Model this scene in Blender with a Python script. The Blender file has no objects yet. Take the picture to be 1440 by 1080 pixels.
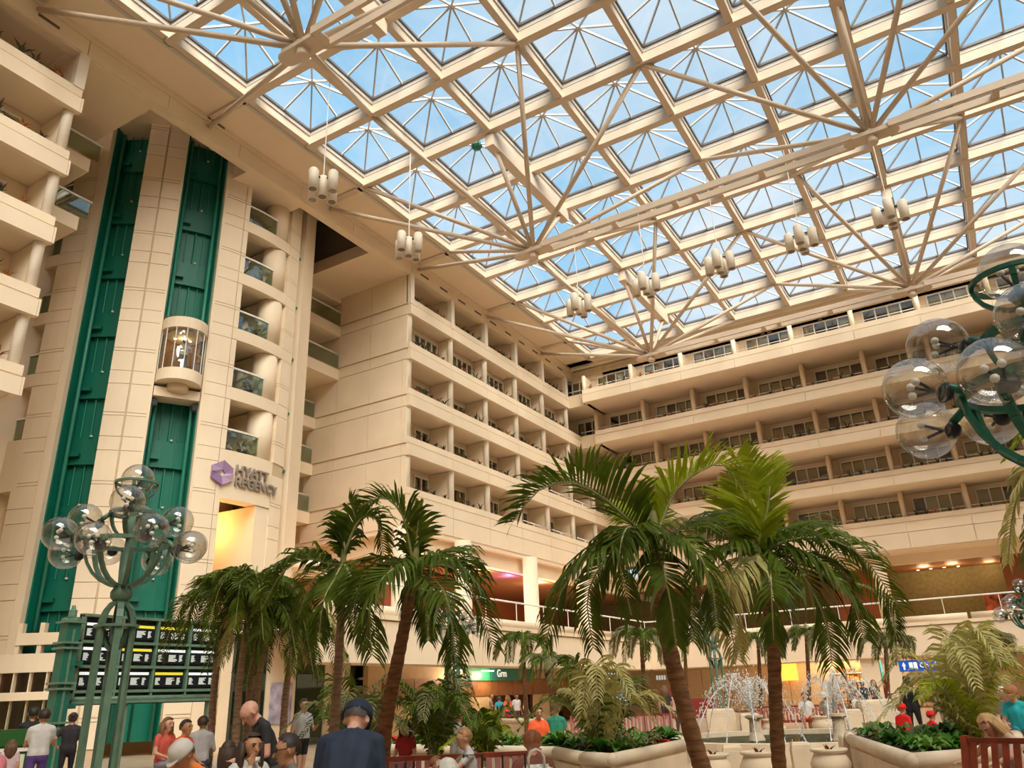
import bpy, bmesh, math, random
import numpy as np
from mathutils import Vector, Matrix

random.seed(7)
scene = bpy.context.scene
COL = scene.collection

# ------------------------------------------------------------------ camera
YAW, PITCH, ROLL, FPX, CAM_H = -0.527803, 0.380794, -0.038268, 1097.95, 1.60
_fw = np.array([math.sin(YAW)*math.cos(PITCH), math.cos(YAW)*math.cos(PITCH), math.sin(PITCH)])
_r0 = np.array([math.cos(YAW), -math.sin(YAW), 0.0]); _u0 = np.cross(_r0, _fw)
_r = _r0*math.cos(ROLL) + _u0*math.sin(ROLL); _u = -_r0*math.sin(ROLL) + _u0*math.cos(ROLL)
cam_data = bpy.data.cameras.new('camera'); cam = bpy.data.objects.new('camera', cam_data); COL.objects.link(cam)
cam_data.sensor_width = 36.0; cam_data.lens = FPX*36.0/1440.0; cam_data.clip_end = 2000
cam.matrix_world = Matrix(((_r[0], _u[0], -_fw[0], 0), (_r[1], _u[1], -_fw[1], 0), (_r[2], _u[2], -_fw[2], CAM_H), (0, 0, 0, 1)))
scene.camera = cam

def W(px, py, depth):            # a survey sight line: world point at an optical depth in metres
    v = _fw + _r*(px-720)/FPX - _u*(py-540)/FPX
    return Vector((v[0]*depth, v[1]*depth, CAM_H+v[2]*depth))
def Wz(px, py, z):               # the sight line cut with a level plane
    v = _fw + _r*(px-720)/FPX - _u*(py-540)/FPX
    t = (z-CAM_H)/v[2]
    return Vector((v[0]*t, v[1]*t, z))

# ------------------------------------------------------------------ world, sun, exposure
SKY_STRENGTH, SUN_STRENGTH, EXPOSURE = 0.70, 7.6, 0.64
world = bpy.data.worlds.new('sky'); scene.world = world; world.use_nodes = True
nt = world.node_tree; nt.nodes.clear()
o_ = nt.nodes.new('ShaderNodeOutputWorld'); bg = nt.nodes.new('ShaderNodeBackground')
tc = nt.nodes.new('ShaderNodeTexCoord'); nz = nt.nodes.new('ShaderNodeTexNoise'); rp = nt.nodes.new('ShaderNodeValToRGB')
mp = nt.nodes.new('ShaderNodeMapping')
mp.inputs['Scale'].default_value = (1.0, 1.0, 1.6)
nz.inputs['Scale'].default_value = 2.3; nz.inputs['Detail'].default_value = 6; nz.inputs['Roughness'].default_value = 0.62; nz.inputs['Distortion'].default_value = 0.5
rp.color_ramp.elements[0].position = 0.38; rp.color_ramp.elements[0].color = (0.32, 0.64, 0.92, 1)
rp.color_ramp.elements[1].position = 0.70; rp.color_ramp.elements[1].color = (0.88, 0.93, 0.97, 1)
bg.inputs['Strength'].default_value = SKY_STRENGTH
nt.links.new(tc.outputs['Generated'], mp.inputs['Vector']); nt.links.new(mp.outputs['Vector'], nz.inputs['Vector'])
nt.links.new(nz.outputs['Fac'], rp.inputs['Fac']); nt.links.new(rp.outputs['Color'], bg.inputs['Color']); nt.links.new(bg.outputs['Background'], o_.inputs['Surface'])
sun_data = bpy.data.lights.new('hazy_sun_offscreen', 'SUN'); sun = bpy.data.objects.new('hazy_sun_offscreen', sun_data); COL.objects.link(sun)
sun_data.energy = SUN_STRENGTH; sun_data.angle = math.radians(50); sun_data.color = (1.0, 0.92, 0.79)
sun.rotation_euler = Vector((-0.62, 0.58, -0.72)).to_track_quat('-Z', 'Y').to_euler()
vs = scene.view_settings
scene.display_settings.display_device = 'sRGB'
vs.view_transform = 'Standard'; vs.look = 'None'; vs.gamma = 1.0; vs.use_curve_mapping = False; vs.exposure = EXPOSURE
scene.cycles.max_bounces = 8; scene.cycles.transparent_max_bounces = 24; scene.cycles.diffuse_bounces = 4
scene.cycles.caustics_reflective = False; scene.cycles.caustics_refractive = False

# ------------------------------------------------------------------ materials
MATS = {}
def mat(name, c, rough=0.6, metal=0.0, var=0.0, scale=4.0, bump=0.0, trans=0.0, emit=None, estr=0.0, spec=0.4, stretch=None):
    if name in MATS: return MATS[name]
    m = bpy.data.materials.new(name); m.use_nodes = True; MATS[name] = m
    n = m.node_tree.nodes; l = m.node_tree.links; b = n['Principled BSDF']
    b.inputs['Base Color'].default_value = (*c, 1); b.inputs['Roughness'].default_value = rough; b.inputs['Metallic'].default_value = metal
    b.inputs['Specular IOR Level'].default_value = spec
    if var or bump:
        t = n.new('ShaderNodeTexCoord'); x = n.new('ShaderNodeTexNoise'); x.inputs['Scale'].default_value = scale; x.inputs['Detail'].default_value = 5
        src = t.outputs['Object']
        if stretch:
            g = n.new('ShaderNodeMapping'); g.inputs['Scale'].default_value = stretch; l.new(src, g.inputs['Vector']); src = g.outputs['Vector']
        l.new(src, x.inputs['Vector'])
        if var:
            r = n.new('ShaderNodeValToRGB')
            r.color_ramp.elements[0].position = 0.3; r.color_ramp.elements[1].position = 0.7
            r.color_ramp.elements[0].color = (*[max(0, v*(1-var)) for v in c], 1); r.color_ramp.elements[1].color = (*[min(1, v*(1+var)) for v in c], 1)
            l.new(x.outputs['Fac'], r.inputs['Fac']); l.new(r.outputs['Color'], b.inputs['Base Color'])
        if bump:
            bp = n.new('ShaderNodeBump'); bp.inputs['Strength'].default_value = bump; bp.inputs['Distance'].default_value = 0.02
            l.new(x.outputs['Fac'], bp.inputs['Height']); l.new(bp.outputs['Normal'], b.inputs['Normal'])
    if emit is not None:
        b.inputs['Emission Color'].default_value = (*emit, 1); b.inputs['Emission Strength'].default_value = estr
    if trans:                                   # thin translucent leaf
        out = n['Material Output']; tr = n.new('ShaderNodeBsdfTranslucent'); mx = n.new('ShaderNodeMixShader')
        tr.inputs['Color'].default_value = (min(1, c[0]*1.6), min(1, c[1]*1.5), c[2], 1); mx.inputs['Fac'].default_value = trans
        l.new(b.outputs['BSDF'], mx.inputs[1]); l.new(tr.outputs['BSDF'], mx.inputs[2]); l.new(mx.outputs['Shader'], out.inputs['Surface'])
    return m
def glass(name, tint, gloss=0.08, rough=0.02, white=0.0, fres=False):
    if name in MATS: return MATS[name]
    m = bpy.data.materials.new(name); m.use_nodes = True; MATS[name] = m
    n = m.node_tree.nodes; l = m.node_tree.links; n.remove(n['Principled BSDF']); out = n['Material Output']
    t = n.new('ShaderNodeBsdfTransparent'); t.inputs['Color'].default_value = (*tint, 1)
    g = n.new('ShaderNodeBsdfGlossy'); g.inputs['Roughness'].default_value = rough
    mx = n.new('ShaderNodeMixShader'); mx.inputs['Fac'].default_value = gloss
    if fres:
        fr = n.new('ShaderNodeLayerWeight'); fr.inputs['Blend'].default_value = 0.35; ma = n.new('ShaderNodeMath'); ma.operation = 'MULTIPLY_ADD'
        ma.inputs[1].default_value = 0.55; ma.inputs[2].default_value = gloss; l.new(fr.outputs['Facing'], ma.inputs[0]); l.new(ma.outputs[0], mx.inputs['Fac'])
    l.new(t.outputs[0], mx.inputs[1]); l.new(g.outputs[0], mx.inputs[2]); last = mx.outputs[0]
    if white:
        d = n.new('ShaderNodeBsdfDiffuse'); d.inputs['Color'].default_value = (0.9, 0.9, 0.88, 1)
        x = n.new('ShaderNodeTexNoise'); x.inputs['Scale'].default_value = 1.3; x.inputs['Detail'].default_value = 4
        c = n.new('ShaderNodeTexCoord'); l.new(c.outputs['Object'], x.inputs['Vector'])
        k = n.new('ShaderNodeMath'); k.operation = 'MULTIPLY'; k.inputs[1].default_value = white; l.new(x.outputs['Fac'], k.inputs[0])
        m2 = n.new('ShaderNodeMixShader'); l.new(k.outputs[0], m2.inputs['Fac']); l.new(last, m2.inputs[1]); l.new(d.outputs[0], m2.inputs[2]); last = m2.outputs[0]
    l.new(last, out.inputs['Surface'])
    return m

WALL = mat('cream_concrete', (0.84, 0.68, 0.49), 0.75, var=0.05, scale=0.7, bump=0.08)
WALL2 = mat('cream_panel', (0.86, 0.71, 0.52), 0.7, var=0.04, scale=0.5)
TAN = mat('tan_panel', (0.86, 0.71, 0.52), 0.75, var=0.05, scale=0.6)
SOFF = mat('soffit_plaster', (0.84, 0.68, 0.50), 0.8, var=0.03, scale=0.6)
JOINT = WALL
GRILLE = mat('brown_metal', (0.16, 0.11, 0.07), 0.6)
COLM = mat('column_white', (0.86, 0.76, 0.62), 0.6, var=0.03)
WHITE = mat('white_paint', (0.86, 0.83, 0.77), 0.45)
CURBM = mat('curb_paint', (0.58, 0.53, 0.47), 0.5)
STEEL = mat('roof_steel_cream', (0.68, 0.55, 0.42), 0.45, var=0.02)
GASKET = mat('glazing_gasket', (0.15, 0.14, 0.14), 0.5)
MULL = mat('mullion_grey', (0.50, 0.48, 0.46), 0.45)
PANE = glass('skylight_glass', (0.95, 0.97, 0.98), 0.04, white=0.03)
WGLASS = glass('window_glass', (0.92, 0.92, 0.88), 0.08)
RGLASS = glass('railing_glass', (0.66, 0.76, 0.66), 0.16)
TEAL = mat('teal_shaft', (0.003, 0.15, 0.10), 0.45, var=0.08, scale=0.6)
TEAL2 = TEAL
TEALL = mat('teal_light', (0.04, 0.26, 0.18), 0.35)
GREEN = mat('hazed_green_paint', (0.12, 0.21, 0.145), 0.4, var=0.15, scale=6)  # lamp green with haze and glare put into the colour; also on the board
GREEND = mat('dark_green_paint', (0.015, 0.13, 0.085), 0.35, var=0.10, scale=6)
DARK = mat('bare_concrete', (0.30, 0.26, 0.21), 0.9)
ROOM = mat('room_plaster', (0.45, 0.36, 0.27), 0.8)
CURT = mat('olive_curtain', (0.56, 0.48, 0.29), 0.9, var=0.25, scale=14, stretch=(8, 8, 0.3))
CURTW = mat('pale_curtain', (0.72, 0.66, 0.52), 0.9, var=0.15, scale=14, stretch=(8, 8, 0.3))
WOOD = mat('warm_wood', (0.32, 0.10, 0.035), 0.5, var=0.25, scale=5, stretch=(1, 1, 6))
ORANGE = WALL2
GLOBE = glass('clear_globe', (0.90, 0.89, 0.86), 0.09, rough=0.03, fres=True)
BULB = mat('frosted_bulb', (0.95, 0.93, 0.9), 0.3)
LAMPG = mat('lamp_lens', (0.25, 0.2, 0.15), 0.2)
BLACK = mat('black_plastic', (0.015, 0.015, 0.016), 0.4)
CHROME = mat('brushed_metal', (0.55, 0.55, 0.53), 0.3, metal=0.9)
FLOORM = mat('terrazzo_floor', (0.50, 0.38, 0.27), 0.35, var=0.18, scale=1.3)
CONC = mat('planter_concrete', (0.74, 0.60, 0.43), 0.8, var=0.07, scale=3, bump=0.1)
SOIL = mat('dark_soil', (0.05, 0.03, 0.02), 0.95, var=0.3, scale=12)
BARK = mat('palm_bark', (0.22, 0.105, 0.045), 0.85, var=0.45, scale=9, bump=0.5, stretch=(0.6, 0.6, 3.0))
BARKP = mat('palm_bark_pale', (0.30, 0.19, 0.12), 0.85, var=0.35, scale=9, bump=0.4, stretch=(0.6, 0.6, 3.0))
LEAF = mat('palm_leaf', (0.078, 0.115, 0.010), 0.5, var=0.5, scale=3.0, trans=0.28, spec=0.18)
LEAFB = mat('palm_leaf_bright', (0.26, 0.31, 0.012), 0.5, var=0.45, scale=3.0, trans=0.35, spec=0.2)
LEAFG = mat('palm_leaf_grey', (0.17, 0.17, 0.07), 0.5, var=0.4, scale=3.0, trans=0.25, spec=0.25)
LEAFY = mat('palm_leaf_yellow', (0.44, 0.40, 0.15), 0.5, var=0.35, scale=3.0, trans=0.3)
LEAFD = mat('broad_leaf', (0.06, 0.18, 0.02), 0.38, var=0.5, scale=5.0, trans=0.2)
STEM = mat('leaf_stem', (0.30, 0.30, 0.12), 0.5, var=0.2)
LEAFL = mat('broad_leaf_pale', (0.16, 0.30, 0.06), 0.38, var=0.4, scale=5.0, trans=0.2)
REDL = mat('red_bract', (0.70, 0.03, 0.01), 0.45, var=0.2, trans=0.2)
DPLANT = mat('dark_balcony_plant', (0.06, 0.055, 0.02), 0.6, var=0.4, scale=9)
RPLANT = mat('rusty_balcony_plant', (0.35, 0.13, 0.03), 0.6, var=0.4, scale=9)

# ------------------------------------------------------------------ mesh helpers
class MB:
    def __init__(s): s.v = []; s.f = []
    def add(s, v, f):
        o = len(s.v); s.v += [tuple(p) for p in v]; s.f += [tuple(i+o for i in q) for q in f]; return s
    def box(s, x0, x1, y0, y1, z0, z1):
        v = [(x0,y0,z0),(x1,y0,z0),(x1,y1,z0),(x0,y1,z0),(x0,y0,z1),(x1,y0,z1),(x1,y1,z1),(x0,y1,z1)]
        return s.add(v, [(0,3,2,1),(4,5,6,7),(0,1,5,4),(1,2,6,5),(2,3,7,6),(3,0,4,7)])
    def bar(s, a, b, w, h, up=(0,0,1)):
        a = Vector(a); b = Vector(b); d = (b-a).normalized(); x = d.cross(Vector(up))
        if x.length < 1e-4: x = d.cross(Vector((1,0,0)))
        x.normalize(); y = x.cross(d)
        v = [p + x*sx*w/2 + y*sy*h/2 for p in (a, b) for sx, sy in ((-1,-1),(1,-1),(1,1),(-1,1))]
        return s.add(v, [(3,2,1,0),(4,5,6,7),(0,1,5,4),(1,2,6,5),(2,3,7,6),(3,0,4,7)])
    def tube(s, pts, r, n=8, caps=True):
        pts = [Vector(p) for p in pts]; k = len(pts); rr = r if isinstance(r, (list, tuple)) else [r]*k
        ref = None; v = []
        for i, p in enumerate(pts):
            d = (pts[min(i+1, k-1)] - pts[max(i-1, 0)]).normalized()
            if ref is None:
                ref = d.cross(Vector((0,0,1)))
                if ref.length < 1e-3: ref = d.cross(Vector((1,0,0)))
            ref = (ref - d*ref.dot(d)).normalized(); q = d.cross(ref)
            v += [p + (ref*math.cos(2*math.pi*j/n) + q*math.sin(2*math.pi*j/n))*rr[i] for j in range(n)]
        f = [(i*n+j, i*n+(j+1)%n, (i+1)*n+(j+1)%n, (i+1)*n+j) for i in range(k-1) for j in range(n)]
        if caps: f += [tuple(range(n-1, -1, -1)), tuple((k-1)*n+j for j in range(n))]
        return s.add(v, f)
    def lathe(s, prof, n=20, c=(0,0,0)):
        v = []; f = []; k = len(prof)
        for r, z in prof: v += [(c[0]+r*math.cos(2*math.pi*j/n), c[1]+r*math.sin(2*math.pi*j/n), c[2]+z) for j in range(n)]
        f = [(i*n+j, i*n+(j+1)%n, (i+1)*n+(j+1)%n, (i+1)*n+j) for i in range(k-1) for j in range(n)]
        if prof[0] == prof[-1]: return s.add(v, f)
        if prof[0][0] > 1e-4: f.append(tuple(range(n-1, -1, -1)))
        if prof[-1][0] > 1e-4: f.append(tuple((k-1)*n+j for j in range(n)))
        return s.add(v, f)
    def sphere(s, c, r, n=16, m=10, sc=(1,1,1)):
        v = [(c[0], c[1], c[2]-r*sc[2])]
        for i in range(1, m):
            t = -math.pi/2 + math.pi*i/m
            v += [(c[0]+r*sc[0]*math.cos(t)*math.cos(2*math.pi*j/n), c[1]+r*sc[1]*math.cos(t)*math.sin(2*math.pi*j/n), c[2]+r*sc[2]*math.sin(t)) for j in range(n)]
        v.append((c[0], c[1], c[2]+r*sc[2])); e = len(v)-1
        f = [(0, 1+(j+1)%n, 1+j) for j in range(n)]
        f += [(1+i*n+j, 1+i*n+(j+1)%n, 1+(i+1)*n+(j+1)%n, 1+(i+1)*n+j) for i in range(m-2) for j in range(n)]
        f += [(e, 1+(m-2)*n+j, 1+(m-2)*n+(j+1)%n) for j in range(n)]
        return s.add(v, f)
    def prism(s, poly, z0, z1):
        n = len(poly); v = [(p[0], p[1], z0) for p in poly] + [(p[0], p[1], z1) for p in poly]
        return s.add(v, [tuple(range(n-1, -1, -1)), tuple(range(n, 2*n))] + [(i, (i+1)%n, n+(i+1)%n, n+i) for i in range(n)])
    def arc(s, c, r0, r1, a0, a1, z0, z1, n=6):    # ring segment, angles in degrees
        v = []
        for i in range(n+1):
            a = math.radians(a0+(a1-a0)*i/n); ca, sa = math.cos(a), math.sin(a)
            v += [(c[0]+r0*ca, c[1]+r0*sa, z0), (c[0]+r1*ca, c[1]+r1*sa, z0), (c[0]+r1*ca, c[1]+r1*sa, z1), (c[0]+r0*ca, c[1]+r0*sa, z1)]
        f = []
        for i in range(n):
            b = i*4
            for j in range(4): f.append((b+j, b+4+j, b+4+(j+1)%4, b+(j+1)%4))
        f += [(0,1,2,3), (n*4+3, n*4+2, n*4+1, n*4)]
        return s.add(v, f)
    def mesh(s, name, m, smooth=False):
        me = bpy.data.meshes.new(name); me.from_pydata(s.v, [], s.f)
        if m is not None: me.materials.append(m)
        if smooth: me.polygons.foreach_set('use_smooth', [True]*len(me.polygons))
        me.update(); return me
    def build(s, name, m, parent=None, smooth=False, loc=None):
        o = bpy.data.objects.new(name, s.mesh(name, m, smooth)); COL.objects.link(o)
        if parent is not None: o.parent = parent
        if loc is not None: o.location = loc
        return o
def tag(o, label=None, cat=None, group=None, kind=None):
    if label: o['label'] = label
    if cat: o['category'] = cat
    if group: o['group'] = group
    if kind: o['kind'] = kind
    return o
def empty(name, loc=(0,0,0), rz=0.0):
    o = bpy.data.objects.new(name, None); COL.objects.link(o); o.location = loc; o.rotation_euler = (0, 0, rz); o.empty_display_size = 0.2
    return o
def inst(name, me, parent=None, loc=(0,0,0), rot=(0,0,0), sc=None):
    o = bpy.data.objects.new(name, me); COL.objects.link(o); o.location = loc; o.rotation_euler = rot
    if sc is not None: o.scale = sc if isinstance(sc, (tuple, list)) else (sc, sc, sc)
    if parent is not None: o.parent = parent
    return o
def copy_tree(o, parent=None):
    c = o.copy(); COL.objects.link(c); c.parent = parent
    for ch in [x for x in o.children]: copy_tree(ch, c)
    return c
def structure(name, mb, m, label, smooth=False):
    o = mb.build(name, m, None, smooth); o['kind'] = 'structure'; o['label'] = label
    return o
def bez(pts, n):                  # Catmull-Rom through points
    P = [Vector(p) for p in pts]; P = [P[0]*2-P[1]] + P + [P[-1]*2-P[-2]]
    out = []; k = len(P)-3
    for i in range(n+1):
        t = i*k/n; j = min(int(t), k-1); t -= j
        a, b, c, d = P[j:j+4]
        out.append(0.5*((2*b) + (c-a)*t + (2*a-5*b+4*c-d)*t*t + (3*b-a-3*c+d)*t**3))
    return out
def text_mesh(name, s, size, depth=0.02, align='CENTER', bevel=0.0, bold=0.0):
    cu = bpy.data.curves.new(name, 'FONT'); cu.body = s; cu.size = size; cu.extrude = depth; cu.align_x = align; cu.align_y = 'CENTER'; cu.offset = bold
    ob = bpy.data.objects.new(name, cu); COL.objects.link(ob)
    dg = bpy.context.evaluated_depsgraph_get(); me = bpy.data.meshes.new_from_object(ob.evaluated_get(dg))
    bpy.data.objects.remove(ob); bpy.data.curves.remove(cu)
    return me
# ================================================================== STRUCTURE
FX = -26.70                        # face of the left hand facades
ZF = [12.35+3*k for k in range(5)] # parapet lines of the guest floors
YK = [63.2, 60.9, 58.6, 56.45, 54.5]   # the back wall steps forward going up

floor = structure('floor', MB().box(-60, 40, -30, 90, -0.3, 0.0), FLOORM, 'terrazzo floor of the atrium')

# ---------------------------------------------------------------- skylight roof
CELL, GX, GY, ZB = 4.02, -24.25, 14.42, 27.35
NI, J0, J1 = 13, -7, 10            # grid lines 0..11 and -4..10
gx = lambda i: GX + CELL*i
gy = lambda j: GY + CELL*j
ceiling = structure('ceiling', MB().box(gx(0)-2.45, gx(0)-0.2, gy(J0)-1, gy(J1)+2.0, 27.45, 27.62)
    .box(gx(0)-2.45, gx(NI)+1, gy(J1)+0.2, gy(J1)+2.0, 27.45, 27.62), SOFF, 'cream roof with a glass pyramid skylight')
for j in range(J0, J1+1):
    b = MB().box(gx(0)-(2.3 if j in (-1, 1, 3, 5, 7, 9) else 0.2), gx(NI), gy(j)-0.19, gy(j)+0.19, ZB, ZB+0.62); b.build('cross_beam', STEEL, ceiling)
for i in range(NI+1):
    MB().box(gx(i)-0.15, gx(i)+0.15, gy(J0), gy(J1)+0.2, ZB+0.06, ZB+0.60).build('long_beam', STEEL, ceiling)
# curb along the two visible sides
MB().box(gx(0)-0.32, gx(0)-0.15, gy(J0), gy(J1)+0.3, ZB+0.0, ZB+0.75).build('curb', CURBM, ceiling)
MB().box(gx(0)-0.3, gx(NI), gy(J1)+0.19, gy(J1)+0.36, ZB+0.0, ZB+0.75).build('curb', CURBM, ceiling)
h = CELL/2; e = h-0.24; zc = ZB+0.78; za = ZB+1.62; ap = Vector((0, 0, za))
corn = [Vector((sx*e, sy*e, zc)) for sx, sy in ((-1,-1),(1,-1),(1,1),(-1,1))]
ring8 = []
for q in range(4): ring8 += [corn[q], (corn[q]+corn[(q+1)%4])/2]
fr = MB()
for q in range(8): fr.bar(ring8[q], ap, 0.075, 0.10)
fr.lathe([(0.0, za-0.10), (0.14, za-0.08), (0.14, za+0.04), (0, za+0.06)], 8)
FRAME_ME = fr.mesh('skylight_frame', MULL)
gk = MB()
for q in range(4): gk.bar(corn[q]*1.0, corn[(q+1)%4], 0.07, 0.13)
GASK_ME = gk.mesh('gasket', GASKET)
cb = MB()
for (x0, x1, y0, y1) in ((-h+.14, -e-.03, -h+.14, h-.14), (e+.03, h-.14, -h+.14, h-.14), (-e, e, -h+.14, -e-.03), (-e, e, e+.03, h-.14)): cb.box(x0, x1, y0, y1, ZB+0.5, zc+0.02)
CURB_ME = cb.mesh('cell_curb', CURBM)
PANE_ME = []
for q in range(8):
    a, b = ring8[q], ring8[(q+1)%8]; nrm = (b-a).cross(ap-a).normalized()*0.012
    PANE_ME.append(MB().add([a, b, ap, a+nrm, b+nrm, ap+nrm], [(2,1,0),(3,4,5),(0,1,4,3),(1,2,5,4),(2,0,3,5)]).mesh('pane', PANE))
cells = [(i, j) for i in range(NI) for j in range(J0, J1)]
vis = [c for c in cells if 0 <= c[0] <= 7 and -1 <= c[1] <= 7]
vis.sort(key=lambda c: (gx(c[0]+.5)+6)**2*0.7 + (gy(c[1]+.5)-24)**2); near = set(vis[:37])
rest = MB()
for (i, j) in cells:
    c = (gx(i+.5), gy(j+.5), 0)
    f = inst('skylight_frame', FRAME_ME, ceiling, c); inst('gasket', GASK_ME, f); inst('cell_curb', CURB_ME, f)
    if (i, j) in near:
        for q in range(8): inst('pane', PANE_ME[q], f)
    else:
        for q in range(8): rest.add([ring8[q]+Vector(c), ring8[(q+1)%8]+Vector(c), ap+Vector(c)], [(0,1,2)])
tag(rest.build('pane', PANE, ceiling), kind='stuff')
# sensor dome seen in one pyramid
MB().lathe([(0, -0.28), (0.2, -0.24), (0.3, -0.1), (0.3, 0.05), (0.1, 0.1)], 14).build('camera_dome', GREEND, ceiling, True, (gx(1.5), gy(3.5), za-0.1))
# truss nodes, struts, chords
HZ = 22.55
def strut(p, q, r, parent, o): MB().tube([Vector(p)-o, Vector(q)-o], r, 10).build('strut', STEEL, parent, True)
for hi in (2, 6, 10):
    for hj in (0, 4, 8):
        H = Vector((gx(hi), gy(hj), HZ))
        nd = MB().lathe([(0.0, -0.30), (0.22, -0.30), (0.24, -0.26), (0.24, 0.0), (0.0, 0.0)], 16).box(-0.75, 0.75, -0.33, 0.33, -0.02, 0.16).lathe([(0, 0.1), (0.34, 0.1), (0.2, 0.7), (0, 0.9)], 12).build('truss_node', STEEL, ceiling, False, H)
        MB().lathe([(0, -0.04), (0.33, -0.04), (0.33, 0.02), (0, 0.02)], 20, (-0.75, 0, 0.03)).lathe([(0, -0.04), (0.33, -0.04), (0.33, 0.02), (0, 0.02)], 20, (0.75, 0, 0.03)).build('end_plate', STEEL, nd)
        for a, b in ((1,2),(2,1),(-1,2),(-2,1),(1,-2),(2,-1),(-1,-2),(-2,-1),(0,1),(0,-1)):
            i, j = hi+a, hj+b
            if j < J0 or j > J1 or i > NI: continue
            d = Vector((a, b, 0)).normalized()
            strut(H+d*0.15+Vector((0,0,0.25)), (gx(i), gy(j), ZB+0.1), 0.115, nd, H)
            if i == 0: strut(H+d*0.15+Vector((0,0,0.12)), (FX+0.02, gy(j)+0.05, 27.0), 0.115, nd, H)
        MB().box(-0.24, 0.24, -CELL, CELL, 4.05, 4.82).build('plate_beam', STEEL, nd)
    for hj in (0, 4, 8):
        if hi < 10:
            o = Vector((gx(hi), gy(hj), HZ)); ch = empty('tie_beam', o); ch.parent = ceiling
            for sy in (-0.34, 0.34): MB().box(0.7, 4*CELL-0.7, sy-0.07, sy+0.07, -0.02, 0.3).build('channel', STEEL, ch)
            for t in (0.28, 0.47, 0.53, 0.72): MB().box(4*CELL*t-0.12, 4*CELL*t+0.12, -0.34, 0.34, 0.0, 0.26).build('spacer', STEEL, ch)

# ---------------------------------------------------------------- balcony facades
WIN = [0]
SHARE = {}
def shared(key, fn):
    if key not in SHARE: SHARE[key] = fn()
    return SHARE[key]
def room(fc, k, a, b, u0, u1, w, parent, zt=2.32):     # wall with a window opening from u0 to u1 and a real room behind it
    zf = ZF[k]
    for (p, q, z0, z1) in ((a, u0, zf-0.3, zf+zt), (u1, b, zf-0.3, zf+zt), (u0, u1, zf-0.3, zf+0.15), (u0, u1, zf+2.02, zf+zt)):
        if q-p > 0.02: fc.bx(MB(), k, p, q, w, w+0.18, z0, z1).build('room_wall', WALL, parent)
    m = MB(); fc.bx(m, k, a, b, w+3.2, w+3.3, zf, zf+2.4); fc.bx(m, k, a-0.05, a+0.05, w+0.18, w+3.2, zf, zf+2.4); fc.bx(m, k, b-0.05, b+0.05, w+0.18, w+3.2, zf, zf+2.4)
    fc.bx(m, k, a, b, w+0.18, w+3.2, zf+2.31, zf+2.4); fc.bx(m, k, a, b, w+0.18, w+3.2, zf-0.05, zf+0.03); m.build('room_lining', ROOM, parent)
class Facade:
    def __init__(s, kind, level_w): s.kind = kind; s.lw = level_w     # level_w(k): plane coordinate of the parapet face
    def bx(s, mb, k, u0, u1, w0, w1, z0, z1):
        p = s.lw(k)
        if s.kind == 'x': mb.box(p-w1, p-w0, u0, u1, z0, z1)
        else: mb.box(u0, u1, p+w0, p+w1, z0, z1)
        return mb
    def pt(s, k, u, w, z):
        p = s.lw(k)
        return Vector((p-w, u, z)) if s.kind == 'x' else Vector((u, p+w, z))
    rot = property(lambda s: math.pi/2 if s.kind == 'x' else 0.0)
def window(fc, k, u0, u1, w, z0, z1, n, label, curt=0.6, pale=0.0, mir=False):
    """framed n-pane window; local x runs along the wall"""
    L = u1-u0; Hh = z1-z0; WIN[0] += 1
    def mkframe():
        m = MB(); t = 0.09
        m.box(0, L, -0.06, 0.06, 0, t).box(0, L, -0.06, 0.06, Hh-t, Hh)
        for i in range(n+1):
            x = i*(L-t)/n; m.box(x, x+t, -0.055, 0.055, t, Hh-t)
        return m.mesh('window_frame', WHITE)
    def mkp(mm, nm, y): return lambda: MB().box(0.09, (L-0.09)/n, y-0.012, y+0.012, 0.09, Hh-0.09).mesh(nm, mm)
    key = (round(L, 3), round(Hh, 3), n)
    o = inst('window_%d' % WIN[0], shared(('wf',)+key, mkframe), None, fc.pt(k, u0, w-0.04, z0), (0, 0, fc.rot))
    tag(o, label, None, None, 'structure')
    sgn = 1.0
    for i in range(n):
        x = i*(L-0.09)/n
        inst('pane', shared(('wp',)+key, mkp(WGLASS, 'pane', 0.0)), o, (x, 0, 0))
        r = random.random()
        if r < curt:
            mm = 'pale' if random.random() < pale else 'olive'
            inst('curtain', shared(('wc', mm)+key, mkp(CURTW if mm == 'pale' else CURT, 'curtain', 0.0)), o, (x, 0.26, 0))
    return o
# small spiky balcony plants (two meshes, shared)
def spiky(mm, n, L, seed):
    rnd = random.Random(seed); m = MB()
    for i in range(n):
        a = 2*math.pi*i/n+rnd.uniform(-.3, .3); t = rnd.uniform(0.15, 0.95); d = Vector((math.cos(a)*t, math.sin(a)*t, 1.0)).normalized(); l = L*rnd.uniform(.6, 1.1)
        sd = Vector((-math.sin(a), math.cos(a), 0))*0.045; p0 = Vector((0,0,0)); p1 = d*l*0.55; p2 = d*l + Vector((math.cos(a), math.sin(a), -0.6))*l*0.25
        m.add([p0-sd*0.6, p0+sd*0.6, p1+sd, p1-sd, p2], [(0,1,2,3),(3,2,4)])
    return m.mesh('leaves', mm)
SPIKY = [spiky(DPLANT, 9, 0.50, 1), spiky(DPLANT, 7, 0.62, 2), spiky(RPLANT, 8, 0.45, 3), spiky(DPLANT, 11, 0.38, 4)]
POT_ME = MB().lathe([(0.09, 0), (0.13, 0.14), (0.14, 0.14)], 8).mesh('pot', CURT)
NPL = [0]
LEVEL = ['lowest', 'second lowest', 'middle', 'second highest', 'topmost']
LOOK = ['dark spiky plant', 'tall dark spiky plant', 'rusty orange spiky plant', 'low bushy dark plant']
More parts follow.
